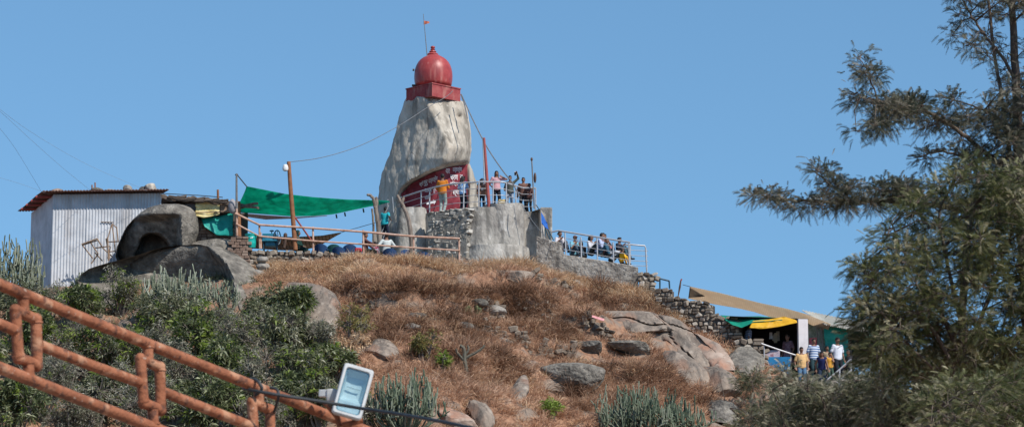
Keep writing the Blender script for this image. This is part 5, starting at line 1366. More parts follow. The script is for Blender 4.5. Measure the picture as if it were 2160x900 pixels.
for i, (px, py, s, m, lab) in enumerate(((1322, 668, .25, M_granite, 'round grey stone sitting on the tan ledge'), (890, 600, .3, M_granite, 'flat grey stone in the upper dry grass'), (1010, 640, .28, M_dark, 'dark stone in the middle of the grass above the prickly pear'),
     (1045, 655, .35, M_granite, 'grey stone right of the prickly pear'), (1120, 640, .25, M_pink, 'tan stone in the grass under the buttress'), (880, 668, .3, M_dark, 'low dark stone left of the prickly pear'), (870, 690, .25, M_granite, 'small grey stone under the low dark stone'),
     (1150, 668, .22, M_granite, 'small grey stone left of the tan ledge'), (980, 690, .3, M_dark, 'dark stone just under the prickly pear'), (1215, 600, .25, M_granite, 'grey stone in the grass below the pebbled wall'), (1060, 720, .25, M_granite, 'pale stone in the rounded dry bush'), (1590, 815, .35, M_pink, 'pale pinkish stone beside the lower bushes'))):
    q = Gp(px, py); single('stone', rock_mesh(q, (s * 1.3, s, s * .7), 90 + i, 3, .25), m, lab, 'stone', 'loose stones on the grassy slope')
mb = cloth([(1250, 664), (1275, 672)], GY(1260, 668) - .2, [(1248, 668), (1274, 676)], GY(1260, 668) - .35, 10, 5, wr=.06, wsc=5)
single('cloth_scrap', mb, mat('pink cloth', [(.5, .2, .2), (.6, .3, .3)], 5, .9), 'faded pink cloth scrap lying on the tan ledge', 'cloth')


# broken old terrace walls across the upper slope
def old_wall(label, d0, xa, xb, n, thr, seed, size):
    xs_ = np.linspace(xa, xb, n); yr_w = np.interp(xs_, _rx, _ry); mb = MB(); rgw = np.random.default_rng(seed)
    for i, xw in enumerate(xs_):
        if vn(np.array([[xw * .8, seed * 1.3, 1.7]]))[0] < thr - .1: continue
        yw = yr_w[i] - d0 - .5 * math.sin(xw * .9 + d0)
        ysr = np.linspace(yw - .9, yw + .9, 37); zt_ = terr(np.full(37, xw), ysr); k = int(np.argmax(np.diff(zt_)))   # the lip of the step
        for j in range(rgw.integers(1, 5)):
            w_, h_ = rgw.uniform(.16, .42) * size, rgw.uniform(.12, .26) * size
            mb.stone((xw + rgw.normal() * .1, ysr[k] - .02 + .05 * j + rgw.normal() * .04, zt_[k] - .02 + j * .17), (w_, .34, h_), Matrix.Rotation(rgw.normal() * .4, 3, 'Z') @ Matrix.Rotation(rgw.normal() * .3, 3, 'Y'), float(rgw.random()) * .6, ch=.28, jit=.22)
    return single('old_wall', mb, M_stone, label, 'wall', smooth=True, angle=30)
old_wall('longest broken line of terrace wall stones half buried across the middle of the grassy slope', 4.75, -5.8, 3.8, 66, -.12, 9, 1.0)
old_wall('uppermost scattered line of terrace wall stones in the tall pale grass', 2.2, -8.4, 2.2, 70, .12, 10, .9)
old_wall('lowest short broken line of terrace wall stones above the large dark boulder', 7.5, -3.2, 2.8, 40, .0, 11, 1.1)
# ---------------------------------------------------------------- vegetation
def unit(v): return v / np.maximum(np.linalg.norm(v, axis=-1, keepdims=True), 1e-9)
def leaves(b, d, L, W, rnd, rg, droop=.25):
    n = len(b); d = unit(d); r = rg.normal(size=(n, 3)); s = unit(np.cross(d, r)); nn = np.cross(s, d)
    L = L[:, None]; W = W[:, None]
    m = b + d * L * .45 + nn * L * .05
    t = b + d * L + np.array([0, 0, -1]) * L * droop
    V = np.stack([b, m - s * W, t, m + s * W], 1).reshape(-1, 3)
    i = np.arange(n)[:, None] * 4
    T = np.concatenate([i + [0, 2, 1], i + [0, 3, 2]], 0)
    return V, T, np.repeat(rnd, 4)
_tp = []; 
for k in range(8):
    t = .12 + .84 * k / 7
    for s in (-1, 1): _tp.append((t, s, .46 * (1 - .5 * t) * (1 - .4 * (t < .2))))
def sprays(b, d, L, rnd, rg, wid=.075):
    """feathery leaves: a midrib with paired narrow lobes"""
    n = len(b); d = unit(d); s = unit(np.cross(d, rg.normal(size=(n, 3)))); nn = np.cross(s, d)
    Vs = []; 
    dz = np.array([0, 0, -1.0])
    def pos(t): return b + d * (L * t)[:, None] + dz * (L * .28 * t * t)[:, None]
    for (t, sg, ll) in _tp:
        a = pos(t); ang = .85
        q = a + (d * math.cos(ang) + s * sg * math.sin(ang) + nn * .25) * (L * ll)[:, None] + dz * (L * .05)[:, None]
        e = d * (L * wid)[:, None]
        Vs.append(np.stack([a - e * .5, a + e * .5, q], 1))
    a = pos(.0); e = s * (L * .02)[:, None]
    Vs.append(np.stack([a - e, a + e, pos(1.08)], 1))
    V = np.stack(Vs, 1).reshape(-1, 3); m = len(_tp) + 1
    T = np.arange(n * m * 3).reshape(-1, 3)
    return V, T, np.repeat(rnd, m * 3)
def cat_(parts):
    V = []; T = []; A = []; o = 0
    for (v, t, a) in parts:
        V.append(v); T.append(t + o); A.append(a); o += len(v)
    return np.concatenate(V), np.concatenate(T), np.concatenate(A)

def leafmat(name, cols, transl=.3, rough=.55): return mat(name, cols, 3, rough, attr='rnd', attr_mix=.8, transl=transl, lo=.08, hi=.92, spec=.35)
L_oak = leafmat('silver oak leaves', [(.028, .036, .022), (.065, .074, .046), (.13, .125, .085), (.34, .30, .225)], .3)
L_oakg = leafmat('green oak leaves', [(.03, .04, .012), (.085, .10, .034), (.185, .185, .075), (.48, .43, .28)], .4)
L_low = leafmat('low bush leaves', [(.035, .042, .02), (.09, .10, .05), (.18, .175, .10), (.42, .38, .28)], .35)
L_shrub = leafmat('shrub leaves', [(.045, .055, .028), (.115, .13, .062), (.22, .225, .125), (.54, .52, .40)], .35)
L_bright = leafmat('bright shrub leaves', [(.09, .14, .02), (.22, .30, .05), (.38, .45, .12)], .5)
L_straw = leafmat('dry straw', [(.19, .096, .058), (.46, .262, .16), (.62, .405, .27), (.78, .60, .45)], .3, .85)
L_pale = leafmat('pale straw', [(.32, .185, .10), (.56, .36, .21), (.68, .49, .31), (.76, .60, .42)], .3, .85)
L_yel = leafmat('yellowing weeds', [(.10, .11, .03), (.24, .21, .07), (.38, .30, .11)], .3, .8)
M_bark = mat('grey brown bark', [(.055, .042, .033), (.12, .09, .07), (.19, .155, .125)], 7, .95, bump=.6, stretch=(1, 1, .3))
M_twig = mat('pale twigs', [(.12, .10, .085), (.24, .21, .18)], 6, .9)

def poly_sample(poly, n, rg):
    xs = [p[0] for p in poly]; ys = [p[1] for p in poly]; out = []
    while sum(len(o) for o in out) < n:
        a = rg.uniform(min(xs), max(xs), n * 2); b = rg.uniform(min(ys), max(ys), n * 2); k = inpoly(a, b, poly); out.append(np.stack([a[k], b[k]], -1))
    return np.concatenate(out)[:n]

def oak(name, label, trunk, limbs, clumps, Y, lm, seed, L=(.16, .27), per=(14, 26), spread=.22, cat='tree', group=None, thick=1.0):
    """trunk/limbs: (pixel polyline, r0, r1, Y0, Y1); clumps: list of world points"""
    rg = np.random.default_rng(seed); loc = P(trunk[0][0][0][0], trunk[0][0][0][1], trunk[0][3])
    loc.z = float(terr(loc.x, loc.y)) - .1
    o = thing(name, label, cat, loc, group)
    sk = []
    def limb(pl, r0, r1, Y0, Y1, mb):
        n0 = len(pl); pts = subdiv([P(a, b, Y0 + (Y1 - Y0) * i / (n0 - 1)) for i, (a, b) in enumerate(pl)], 6, .012)
        n = len(pts); mb.tube(pts, [r0 + (r1 - r0) * i / (n - 1) for i in range(n)], 8); sk.extend(pts); return pts
    mb = MB()
    for j, t in enumerate(trunk):
        pts = limb(*t, mb)
        if pts[0].z > loc.z + .2: mb.tube([Vector((pts[0].x + .1 * j, pts[0].y, loc.z - .3)), pts[0]], [t[1] * 1.35, t[1]], 8)
    part('trunk', mb, M_bark, o)
    mb = MB()
    for t in limbs: limb(*t, mb)
    SK = np.array([list(p) for p in sk])
    C = np.asarray(clumps); bs = []; ds = []; cz = []
    for c in C:
        d2 = ((SK - c) ** 2).sum(1)
        a = SK[np.argmin(d2)]; v = c - a; l = np.linalg.norm(v)
        if l > 1.0: continue      # too far from any limb to hang there
        if l > .04:
            md = a + v * .5 + np.array([0, 0, .12 * l]) + rg.normal(size=3) * .05 * l
            mb.tube([a, md, c], [.006 + .010 * min(1, l) * thick, .008 * thick, .004], 5)
        n = rg.integers(*per); base = c + rg.normal(size=(n, 3)) * spread * np.array([1, 1, .75])
        # leaves spring from little twigs that radiate from the clump
        dirv = unit(base - c) * .9 + unit(v)[None] * .5 + rg.normal(size=(n, 3)) * .45 + np.array([0, 0, .25])
        bs.append(base); ds.append(dirv); cz.append(c[2])
        for q in base[::5]: mb.tube([c, q], [.005 * thick, .003], 4, cap=False)
    part('branches', mb, M_bark, o)
    b = np.concatenate(bs); d = np.concatenate(ds); n = len(b)
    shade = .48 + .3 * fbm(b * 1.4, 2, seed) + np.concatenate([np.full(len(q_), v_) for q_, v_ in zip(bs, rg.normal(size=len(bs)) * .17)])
    shade = shade + .22 * np.clip(b[:, 2] - np.repeat(np.array(cz), [len(q_) for q_ in bs]), -.2, .2) / .1 * .5   # clump shading put into leaf tone: paler tops, darker undersides
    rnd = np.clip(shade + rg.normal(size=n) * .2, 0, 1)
    part('crown', sprays(b, d, rg.uniform(*L, n), rnd, rg), lm, o, smooth=False)
    return o

def clump_line(pl, n, sp, Y0, Y1, rg, dy=0.0):
    L = np.cumsum([0] + [math.hypot(pl[i + 1][0] - pl[i][0], pl[i + 1][1] - pl[i][1]) for i in range(len(pl) - 1)])
    s = rg.uniform(0, L[-1], n); x = np.interp(s, L, [p[0] for p in pl]); y = np.interp(s, L, [p[1] for p in pl])
    f = s / L[-1]
    return Pn(x + rg.normal(size=n) * sp, y + rg.normal(size=n) * sp * .7 + dy, Y0 + (Y1 - Y0) * f + rg.normal(size=n) * .25)
rg = np.random.default_rng(5)
bA = [(2140, 470), (2060, 448), (1960, 432), (1860, 424), (1780, 428), (1700, 424), (1640, 420), (1592, 406)]
bA2 = [(1790, 426), (1770, 405), (1735, 375), (1718, 360)]
bB = [(2145, 380), (2100, 340), (2040, 290), (1990, 255), (1930, 225), (1870, 215), (1815, 205)]
bB2 = [(1850, 210), (1840, 175), (1825, 140), (1808, 122)]
bC = [(2150, 190), (2120, 130), (2075, 70), (2040, 20), (2015, -40)]
bD = [(2150, 300), (2100, 250), (2060, 225), (1990, 205)]
bE = [(2140, 420), (2060, 350), (1990, 320), (1940, 330)]
cl = np.concatenate([clump_line(bA[3:], 24, 9, 39.4, 39, rg), clump_line(bA[:4], 26, 18, 40, 39.5, rg, -4), clump_line(bA2, 12, 9, 39.2, 39, rg), clump_line([(1960, 420), (1880, 400), (1810, 395)], 16, 14, 39.5, 39.2, rg),
    clump_line(bB[2:], 36, 14, 40, 39.2, rg), clump_line(bB[:3], 14, 22, 40.2, 40, rg), clump_line(bB2[1:], 7, 8, 39.3, 39.2, rg), clump_line([(1900, 230), (1850, 260), (1830, 280)], 12, 10, 39.4, 39.2, rg),
    clump_line(bD, 22, 16, 40, 39.6, rg), clump_line(bE, 15, 14, 40, 39.7, rg),
    (lambda q: Pn(q[:, 0], q[:, 1], rg.normal(size=len(q)) * .7 + 40))(poly_sample([(1990, 0), (2003, 40), (2006, 80), (2060, 110), (2095, 135), (2110, 190), (2125, 240), (2170, 260), (2330, 240), (2330, -170), (1985, -170)], 175, rg)),
    (lambda q: Pn(q[:, 0], q[:, 1], rg.normal(size=len(q)) * .6 + 40))(poly_sample([(2060, 240), (2170, 260), (2330, 250), (2330, 440), (2090, 440), (2110, 330)], 70, rg))])
oak('silver_oak', 'tall silver oak with long bare-tipped limbs reaching left over blue sky', [([(2190, 1250), (2180, 900), (2165, 600), (2150, 400), (2146, 250), (2140, 100), (2130, -60), (2110, -240)], .13, .028, 40, 40.3), ([(2160, 520), (2132, 330), (2105, 160), (2075, -60)], .045, .018, 40.2, 40.3)],
    [(bA, .05, .010, 40, 39), (bA2, .015, .006, 39.2, 39), (bB, .045, .010, 40.1, 39.2), (bB2, .012, .006, 39.3, 39.2), (bC, .03, .01, 40.2, 40), (bD, .025, .008, 40.1, 39.6), (bE, .03, .008, 40.1, 39.7), ([(2146, 250), (2200, 100), (2260, -60)], .04, .02, 40.2, 40.4)], cl, 40, L_oak, 101, spread=.085, per=(34, 56), L=(.09, .15))
# fuller sunlit tree in front of it
pol = [(2045, 345), (1990, 385), (1945, 425), (1905, 440), (1872, 480), (1868, 505), (1830, 545), (1805, 570), (1838, 590), (1812, 625), (1800, 668), (1815, 745), (1850, 775), (1900, 760), (1950, 720), (2000, 712), (2060, 715), (2160, 735), (2340, 735), (2340, 330), (2170, 360), (2110, 370), (2075, 340)]
q = poly_sample(pol, 570, rg); cl = Pn(q[:, 0], q[:, 1], 37 + rg.normal(size=len(q)) * 1.05)
edge = np.array([p for i in range(17) for p in [np.array(pol[i % len(pol)]) * (1 - t) + np.array(pol[(i + 1) % len(pol)]) * t for t in (.2, .6)]][:24])
cl = np.concatenate([cl, Pn(edge[:, 0], edge[:, 1], 37 + rg.normal(size=len(edge)) * .4)])
q = poly_sample([(1850, 690), (1960, 680), (2160, 720), (2340, 720), (2340, 830), (1900, 800)], 110, rg); cl = np.concatenate([cl, Pn(q[:, 0], q[:, 1], 37.4 + rg.normal(size=len(q)) * .6)])
oak('silver_oak', 'bushy olive green silver oak whose many stems stand before the stall end', [([(2045, 1250), (2038, 900), (2034, 760), (2030, 650), (2040, 520), (2060, 400), (2075, 340)], .09, .02, 37, 37)],
    [([(2034, 800), (2000, 690), (1950, 600), (1900, 520), (1880, 470)], .04, .01, 37, 36.7), ([(2036, 860), (1985, 720), (1900, 640), (1830, 600)], .035, .01, 37, 36.6), ([(2036, 820), (2060, 700), (2110, 560), (2150, 430)], .04, .012, 37, 37.3), ([(2040, 900), (2110, 760), (2200, 640), (2280, 500)], .05, .015, 37, 37.4),
     ([(2032, 700), (2000, 560), (1980, 460), (2010, 390)], .03, .01, 37, 36.8), ([(2038, 880), (1990, 800), (1930, 740), (1880, 690)], .03, .01, 37, 36.5)], cl, 37, L_oakg, 102, spread=.10, per=(34, 56), L=(.09, .16))
# lower bushes at the right
def lowbush(label, px, top, poly, n, Y, seed, m=L_low, L=(.10, .18), spread=.15):
    rg = np.random.default_rng(seed); q = poly_sample(poly, n, rg)
    cl = Pn(q[:, 0], q[:, 1], Y + rg.normal(size=n) * .8)
    oak('bush', label, [([(px, 1080), (px + 4, 940), (px - 4, 850), (px + 6, top)], .06, .015, Y, Y)], [([(px, 960), (px - 50, 880), (px - 70, top + 30)], .03, .01, Y, Y - .3), ([(px, 960), (px + 50, 880), (px + 70, top + 30)], .03, .01, Y, Y + .3)], cl, Y, m, seed, L, (34, 56), spread, 'bush', 'bushes below the snack stall')
lowbush('grey green bush nearest to the stone slope under the stall counter', 1610, 830, [(1550, 960), (1562, 890), (1590, 862), (1640, 832), (1690, 830), (1700, 960)], 95, 52, 111)
lowbush('bush whose top hides the feet of the man in pale yellow', 1700, 790, [(1640, 960), (1645, 838), (1665, 800), (1690, 804), (1720, 812), (1760, 820), (1770, 960)], 105, 50, 112)
lowbush('bush in front of the paired handrails of the stairs', 1800, 800, [(1740, 960), (1745, 838), (1780, 826), (1815, 795), (1860, 785), (1870, 960)], 110, 49, 113)
lowbush('dense shaded bush under the bushy silver oak', 1930, 760, [(1850, 960), (1840, 770), (1880, 745), (1930, 755), (1990, 770), (2020, 960)], 170, 46, 114)
lowbush('dark bush behind the silver oak stems', 2060, 750, [(1960, 960), (1960, 735), (2040, 735), (2130, 735), (2160, 960)], 170, 48, 115, L_oak)
lowbush('yellowish green bush at the right end of the lower bushes', 2140, 770, [(2060, 960), (2070, 830), (2110, 780), (2160, 745), (2300, 740), (2310, 960)], 170, 44, 116, L_oakg)
lowbush('full bush in front of the foot of the bushy silver oak trunk', 2040, 830, [(1930, 980), (1945, 840), (2000, 800), (2080, 790), (2150, 800), (2170, 980)], 110, 34, 119, L_oakg, (.08, .14), .11)
lowbush('small grey bush growing against the dark rounded rock', 1590, 770, [(1560, 815), (1575, 795), (1600, 785), (1612, 795), (1618, 815)], 14, 98, 117, L_low, (.14, .26), .22)
lowbush('tall thin bush between counter and man in pale yellow', 1655, 770, [(1642, 830), (1644, 800), (1655, 772), (1664, 800), (1668, 830)], 12, 88, 118, L_low, (.14, .26), .18)

# ---------------------------------------------------------------- left shrubs
def shrub(label, px, py, r, seed, m=L_shrub, lift=.9, Lr=(.13, .24), n=230, tall=1.0, bright=0, name='shrub', group='shrubs on the left slope', Wk=.17):
    rg = np.random.default_rng(seed); g = Gp(px, py + r * .75); sc = g.y / F
    R0 = r * sc; o = thing(name, label, 'shrub', g, group)
    c = np.array([g.x, g.y - .1, g.z + R0 * lift * tall])
    # lumpy set of rosettes: sub-crowns
    k = 9; sub = rg.normal(size=(k, 3)); sub = unit(sub) * rg.uniform(.3, .75, (k, 1)) * R0 * np.array([1.05, .9, .85 * tall])
    sub[:, 2] = np.abs(sub[:, 2]) * np.where(rg.random(k) < .7, 1, -.6)
    rs = rg.uniform(.30, .52, k) * R0
    w = rg.integers(0, k, n); u = unit(rg.normal(size=(n, 3)) + np.array([.1, -.35, .35])); rr = rs[w] * rg.uniform(.55, 1.08, n)
    tips = c + sub[w] + u * rr[:, None]
    low = tips[:, 2] < terr(tips[:, 0], tips[:, 1]) + .05
    tips = tips[~low]; u = u[~low]; w = w[~low]; n = len(tips)
    mb = MB()
    for j in range(k):
        a = np.array([g.x, g.y, g.z - .2]); b = c + sub[j]; mb.tube([a, (a + b) / 2 + rg.normal(size=3) * .1 * R0, b], [.05, .035, .02], 6)
        tj = tips[w == j]
        for t in tj[::1]:
            mdl = (b + t) / 2 + rg.normal(size=3) * .05; mb.tube([b, mdl, t], [.018, .013, .008], 3, cap=False)
    part('stems', mb, M_twig, o)
    nl = 11; d = np.repeat(u, nl, 0) * .55 + rg.normal(size=(n * nl, 3)) * .75 + np.array([0, 0, .15])
    b = np.repeat(tips, nl, 0) + rg.normal(size=(n * nl, 3)) * .05
    L = rg.uniform(*Lr, n * nl); tone = np.repeat(np.clip(.45 + .25 * rg.normal(size=n) + .2 * fbm(tips * 1.2, 2, seed), 0, 1), nl)
    rnd = np.clip(tone + rg.normal(size=n * nl) * .14, 0, 1)
    g_ = leaves(b, d, L, L * Wk * rg.uniform(.7, 1.2, n * nl), rnd, rg)
    if bright:
        kk = int(len(b) * (1 - bright)); kk -= kk % nl
        part('foliage', leaves(b[:kk], d[:kk], L[:kk], L[:kk] * Wk, rnd[:kk], rg), m, o, smooth=False)
        part('new_leaves', leaves(b[kk:], d[kk:], L[kk:] * 1.15, L[kk:] * Wk * 1.1, rnd[kk:], rg), L_bright, o, smooth=False)
    else: part('foliage', g_, m, o, smooth=False)
    return o
SH = [(28, 655, 62, 0, 'shrub under the left cactus at the picture edge'), (105, 640, 46, .1, 'low shrub between the left cactus and the shed base'), (165, 655, 60, .15, 'shrub right below the foot of the tin shed'),
      (255, 625, 55, .2, 'upright shrub rising in front of the long dark boulder'), (330, 690, 70, .05, 'shrub under the pale green cactus clump'), (60, 730, 80, .1, 'shrub behind the first railing post'),
      (150, 745, 75, .2, 'light green shrub between the upper and middle rails left'), (235, 760, 85, .2, 'shrub with bright leaf tips above the second railing post'), (330, 790, 85, .05, 'dark shrub right behind the second railing post'),
      (420, 730, 80, .12, 'shrub in the middle of the left thicket'), (478, 690, 46, .05, 'grey green shrub against the pale boulder end'), (548, 672, 42, 0, 'dark feathery shrub standing before the pale boulder end'),
      (610, 655, 58, .05, 'shrub reaching over the smooth grey boulder face'), (510, 720, 75, .1, 'shrub below the grey green one, above the top rail'), (590, 735, 72, .05, 'bushy dark shrub above the railing cable'),
      (665, 725, 55, .05, 'rightmost shrub of the thicket beside the dry weeds'), (450, 805, 85, .05, 'deep shaded shrub behind the top rail middle'), (545, 805, 80, .06, 'shrub behind the third railing post'),
      (640, 800, 75, .08, 'shrub just left of the floodlight'), (700, 770, 48, .05, 'small shrub above the floodlight bracket'), (90, 830, 85, .03, 'dark shrub between the middle and lower rails left'),
      (200, 850, 85, .03, 'dark shrub under the lower rail'), (310, 870, 80, .04, 'shrub at the bottom behind the second loop'), (430, 880, 85, .04, 'shrub at the bottom below the middle rail end'), (560, 885, 80, .1, 'shrub at the bottom behind the third loop'),
      (680, 870, 70, .05, 'shrub at the bottom right under the floodlight'), (20, 880, 80, .03, 'bottom corner shrub at the left edge'), (760, 885, 60, .1, 'low green shrub under the bottom cactus clump'), (-60, 760, 90, .05, 'shrub beyond the left edge of the railing'),
      (125, 790, 62, .03, 'low dark shrub inside the gap under the first crank post'), (372, 845, 66, .03, 'low shrub right of the second crank post at the middle rail'), (255, 815, 56, .05, 'small leafy shrub between the rails left of the second crank post'),
      (500, 850, 66, .04, 'low shrub just above the lower middle rail end'), (612, 845, 60, .04, 'low shrub left of the lamp, beneath the cable'), (140, 895, 76, .02, 'dark shrub filling the bottom below the lower rail'), (480, 765, 60, .1, 'leafy shrub above the middle of the top rail'),
      (395, 655, 44, .05, 'small shrub at the foot of the pale cactus clump'), (60, 690, 46, .05, 'small shrub under the left end of the top rail'), (340, 740, 56, .06, 'shrub above the second crank post'), (560, 690, 46, .03, 'small dark shrub below the pale boulder end')]
L_shrubg = leafmat('greyish shrub leaves', [(.07, .074, .05), (.175, .175, .118), (.31, .30, .215), (.60, .56, .46)], .35)
L_shrubd = leafmat('deep green shrub leaves', [(.036, .048, .02), (.092, .115, .046), (.175, .20, .09), (.44, .45, .29)], .35)
for i, (px, py, r, br_, lab) in enumerate(SH):
    kk = (0, 1, 2, 1, 0, 2, 1)[i % 7]
    shrub(lab, px, py, r, 200 + i, m=(L_shrub, L_shrubg, L_shrubd)[kk], bright=min(.3, br_ * 1.4), n=int((90 if kk == 1 else 120) + r * 2.8), Lr=((.13, .24), (.09, .17), (.14, .27))[kk], Wk=(.12, .10, .14)[kk])
shrub('small vivid green bush alone in the dry grass at the bottom', 1163, 868, 26, 260, m=L_bright, n=70, Lr=(.10, .18), group='single green plants on the dry slope')
shrub('yellowish green weeds right of the pale rounded boulder', 895, 735, 36, 261, m=L_yel, n=90, Lr=(.10, .2), group='single green plants on the dry slope', Wk=.1)
shrub('small greenish weed under the bare cactus stump', 930, 768, 22, 262, m=L_bright, n=40, Lr=(.1, .18), group='single green plants on the dry slope')
shrub('pale yellow dry weeds beside the rightmost shrub of the thicket', 745, 690, 48, 263, m=L_yel, n=110, Lr=(.08, .16), group='single green plants on the dry slope', Wk=.12)
shrub('straw coloured weeds above the floodlight', 745, 740, 42, 264, m=L_pale, n=110, Lr=(.08, .16), group='single green plants on the dry slope', Wk=.12)

# candelabra cactus clumps
M_euph = mat('grey green cactus stems', [(.06, .075, .045), (.13, .15, .095), (.22, .24, .17), (.34, .35, .27)], 5, .8, attr='rnd', attr_mix=.6, lo=.1, hi=.9, stains=[(14, (1, 1, 1), (.40, .40, .33, 1), .6, .55, .66)])
M_euphd = mat('dark green cactus stems', [(.035, .055, .035), (.07, .10, .062), (.13, .16, .105), (.24, .25, .19)], 5, .8, attr='rnd', attr_mix=.6, lo=.1, hi=.9, stains=[(14, (1, 1, 1), (.33, .34, .27, 1), .5, .57, .68)])
def cactus(label, px, base, w, h, n, seed, m=M_euph, r=.025, Y=None):
    rg = np.random.default_rng(seed); g = Gp(px, base) if Y is None else P(px, base, Y); sc = g.y / F; W = w * sc / 2; H = h * sc
    o = thing('cactus', label, 'cactus', g, 'candelabra cactus clumps'); mb = MB()
    for i in range(int(n * .85)):
        a = rg.uniform(0, 2 * math.pi); q = rg.uniform(0, 1) ** .55
        top = np.array([g.x + W * (q * math.cos(a) + rg.normal() * .2), g.y + W * .7 * q * math.sin(a), g.z + H * (1 - .42 * q * q) * rg.uniform(.5, 1.06)])
        st = np.array([g.x + W * .25 * q * math.cos(a), g.y + W * .2 * q * math.sin(a), g.z - .1])
        kn = np.array([g.x + W * .85 * q * math.cos(a), g.y + W * .6 * q * math.sin(a), g.z + H * .33 * (1 - .4 * q)])
        mb.cur = float(rg.random())
        pts = subdiv([Vector(st), Vector(kn), Vector(kn * .35 + top * .65 + rg.normal(size=3) * .05), Vector(top)], 4, .008)
        nn = len(pts); mb.tube(pts, [r * (.9 + .35 * (k % 2)) * (1 - .35 * k / nn) for k in range(nn)], 5)
        for b in range(rg.integers(3, 7)):
            k = rg.integers(nn // 3, nn - 2); p0 = pts[k]; ou = Vector((rg.normal() * .6, rg.normal() * .5, .3)).normalized() * H * .075
            L_ = H * rg.uniform(.10, .30); p1 = p0 + ou; p2 = p1 + Vector((rg.normal() * .05, rg.normal() * .05, L_))
            qs = subdiv([p0, p1, p2], 4, .006); mb.tube(qs, [r * (.8 + .3 * (j % 2)) for j in range(len(qs))], 5)
    part('stems', mb, m, o, smooth=False)
    return o
cactus('pale candelabra cactus clump at the left picture edge by the shed', 28, 640, 150, 128, 70, 301)
cactus('pale candelabra cactus clump before the long dark boulder', 372, 668, 165, 98, 80, 302)
cactus('low sparse cactus between the shed foot and the upright shrub', 195, 615, 80, 50, 26, 303)
cactus('thin cactus spikes above the middle of the thicket', 480, 660, 70, 70, 18, 304)
cactus('dark cactus clump at the bottom right of the floodlight', 858, 915, 150, 130, 60, 305, M_euphd, .026)
cactus('large dark green cactus clump at the bottom of the dry slope', 1368, 935, 250, 112, 140, 306, M_euphd, .022)
mb = MB(); g = Gp(985, 785)
for pl, r0 in (([(985, 790), (980, 760), (978, 735), (970, 728)], .09), ([(980, 755), (1000, 745), (1015, 735), (1022, 728)], .06), ([(984, 765), (966, 745), (962, 735)], .06), ([(983, 745), (988, 735), (986, 728)], .05)):
    pts = subdiv(px_line(pl, g.y - .25), 4, .01); mb.tube(pts, [r0 * (1 - .4 * i / len(pts)) for i in range(len(pts))], 6)
single('cactus_stump', mb, mat('dead cactus', [(.07, .065, .05), (.14, .13, .10)], 6, .95, bump=.4), 'half dead grey cactus stump with one curved arm', 'cactus')
pp = thing('prickly_pear', 'prickly pear cactus with flat pads in the middle of the grass', 'cactus', Gp(998, 676)); mb = MB(); g = Gp(998, 676)
for k in range(20):
    c = P(998 + RNG.normal() * 11, 668 + RNG.normal() * 9, g.y - .15 + RNG.normal() * .1); mb.cur = random.random()
    mb.ellipsoid(c, (.11, .035, .16), Matrix.Rotation(random.uniform(-1, 1), 3, 'Z') @ Matrix.Rotation(random.uniform(-.5, .5), 3, 'Y'), 10, 7)
part('pads', mb, mat('prickly pear pads', [(.06, .09, .035), (.14, .17, .075), (.22, .23, .12)], 4, .7, attr='rnd', attr_mix=.6), pp)

# ---------------------------------------------------------------- dry grass
rg = np.random.default_rng(77)
n = 17000
x = rg.uniform(-12, 13, n); y = rg.uniform(84, 107.6, n); z = terr(x, y)
px, py = proj(np.stack([x, y, z + .2], -1))
yrx = np.interp(x, _rx, _ry)
leftmask = inpoly(px, py, [(-400, 560), (520, 560), (560, 590), (600, 640), (690, 660), (720, 760), (760, 800), (800, 1200), (-400, 1200)])
keep = (~leftmask) & (y < yrx + .1)
rightmask = inpoly(px, py, [(1640, 760), (1900, 700), (2400, 700), (2400, 1000), (1560, 1000), (1570, 840)])
keep &= ~rightmask
for k_, pl in enumerate(ROCKPOLY):
    c = np.mean(pl, 0); gq = GRASSY[k_]; sh = [(c[0] + (a - c[0]) * gq, c[1] + (b - c[1]) * gq * .96 - 2) for a, b in pl]
    keep &= ~inpoly(px, py, sh)
p3 = np.stack([x, y, z], -1)
dens = fbm(np.stack([x, y, 0 * x], -1) * .45, 3, 21) * .8 + fbm(np.stack([x, y, 0 * x], -1) * 1.6, 2, 22) * .5
keep &= rg.random(n) < np.clip(.72 + dens * 1.2, .18, 1)
p3 = p3[keep]; px = px[keep]; py = py[keep]; dens = dens[keep]
def grass(p3, name, m, nb, Lr, W, tone, seed, flare=.75, lean=(.12, -.1), spread=.10):
    """tussocks: each point is a tuft whose blades fan out from its foot"""
    rg = np.random.default_rng(seed); n = len(p3)
    hs = np.clip(.75 + .8 * fbm(p3 * np.array([.8, .8, 0]), 3, seed), .35, 1.6) * rg.uniform(.6, 1.35, n)
    o_ = rg.normal(size=(n * nb, 3)) * np.array([1, 1, 0])
    b = np.repeat(p3, nb, 0) + o_ * spread - np.array([0, 0, .05])
    d = o_ * flare * .7 + rg.normal(size=(n * nb, 3)) * flare * .45 + np.array([lean[0], lean[1], .8])
    d[:, 2] = np.abs(d[:, 2]) + .05; d = unit(d)
    L = rg.uniform(*Lr, n * nb) * np.repeat(hs, nb)
    s = unit(np.cross(d, rg.normal(size=d.shape)))
    md = b + d * (L * .55)[:, None]; t = b + d * L[:, None] + np.array([0, 0, -1]) * (L * .30)[:, None] + rg.normal(size=d.shape) * (L * .14)[:, None]
    w = (W * rg.uniform(.6, 1.3, n * nb))[:, None]
    V = np.stack([b - s * w, b + s * w, md - s * w * .8, md + s * w * .8, t], 1).reshape(-1, 3)
    i = np.arange(n * nb)[:, None] * 5
    T = np.concatenate([i + [0, 1, 3], i + [0, 3, 2], i + [2, 3, 4]], 0)
    tn = np.clip(np.repeat(tone, nb) + rg.normal(size=n * nb) * .16, 0, 1)
    return single(name, (V, T, np.repeat(tn, 5)), m, kind='stuff', smooth=False, org=(0, 0, 0))
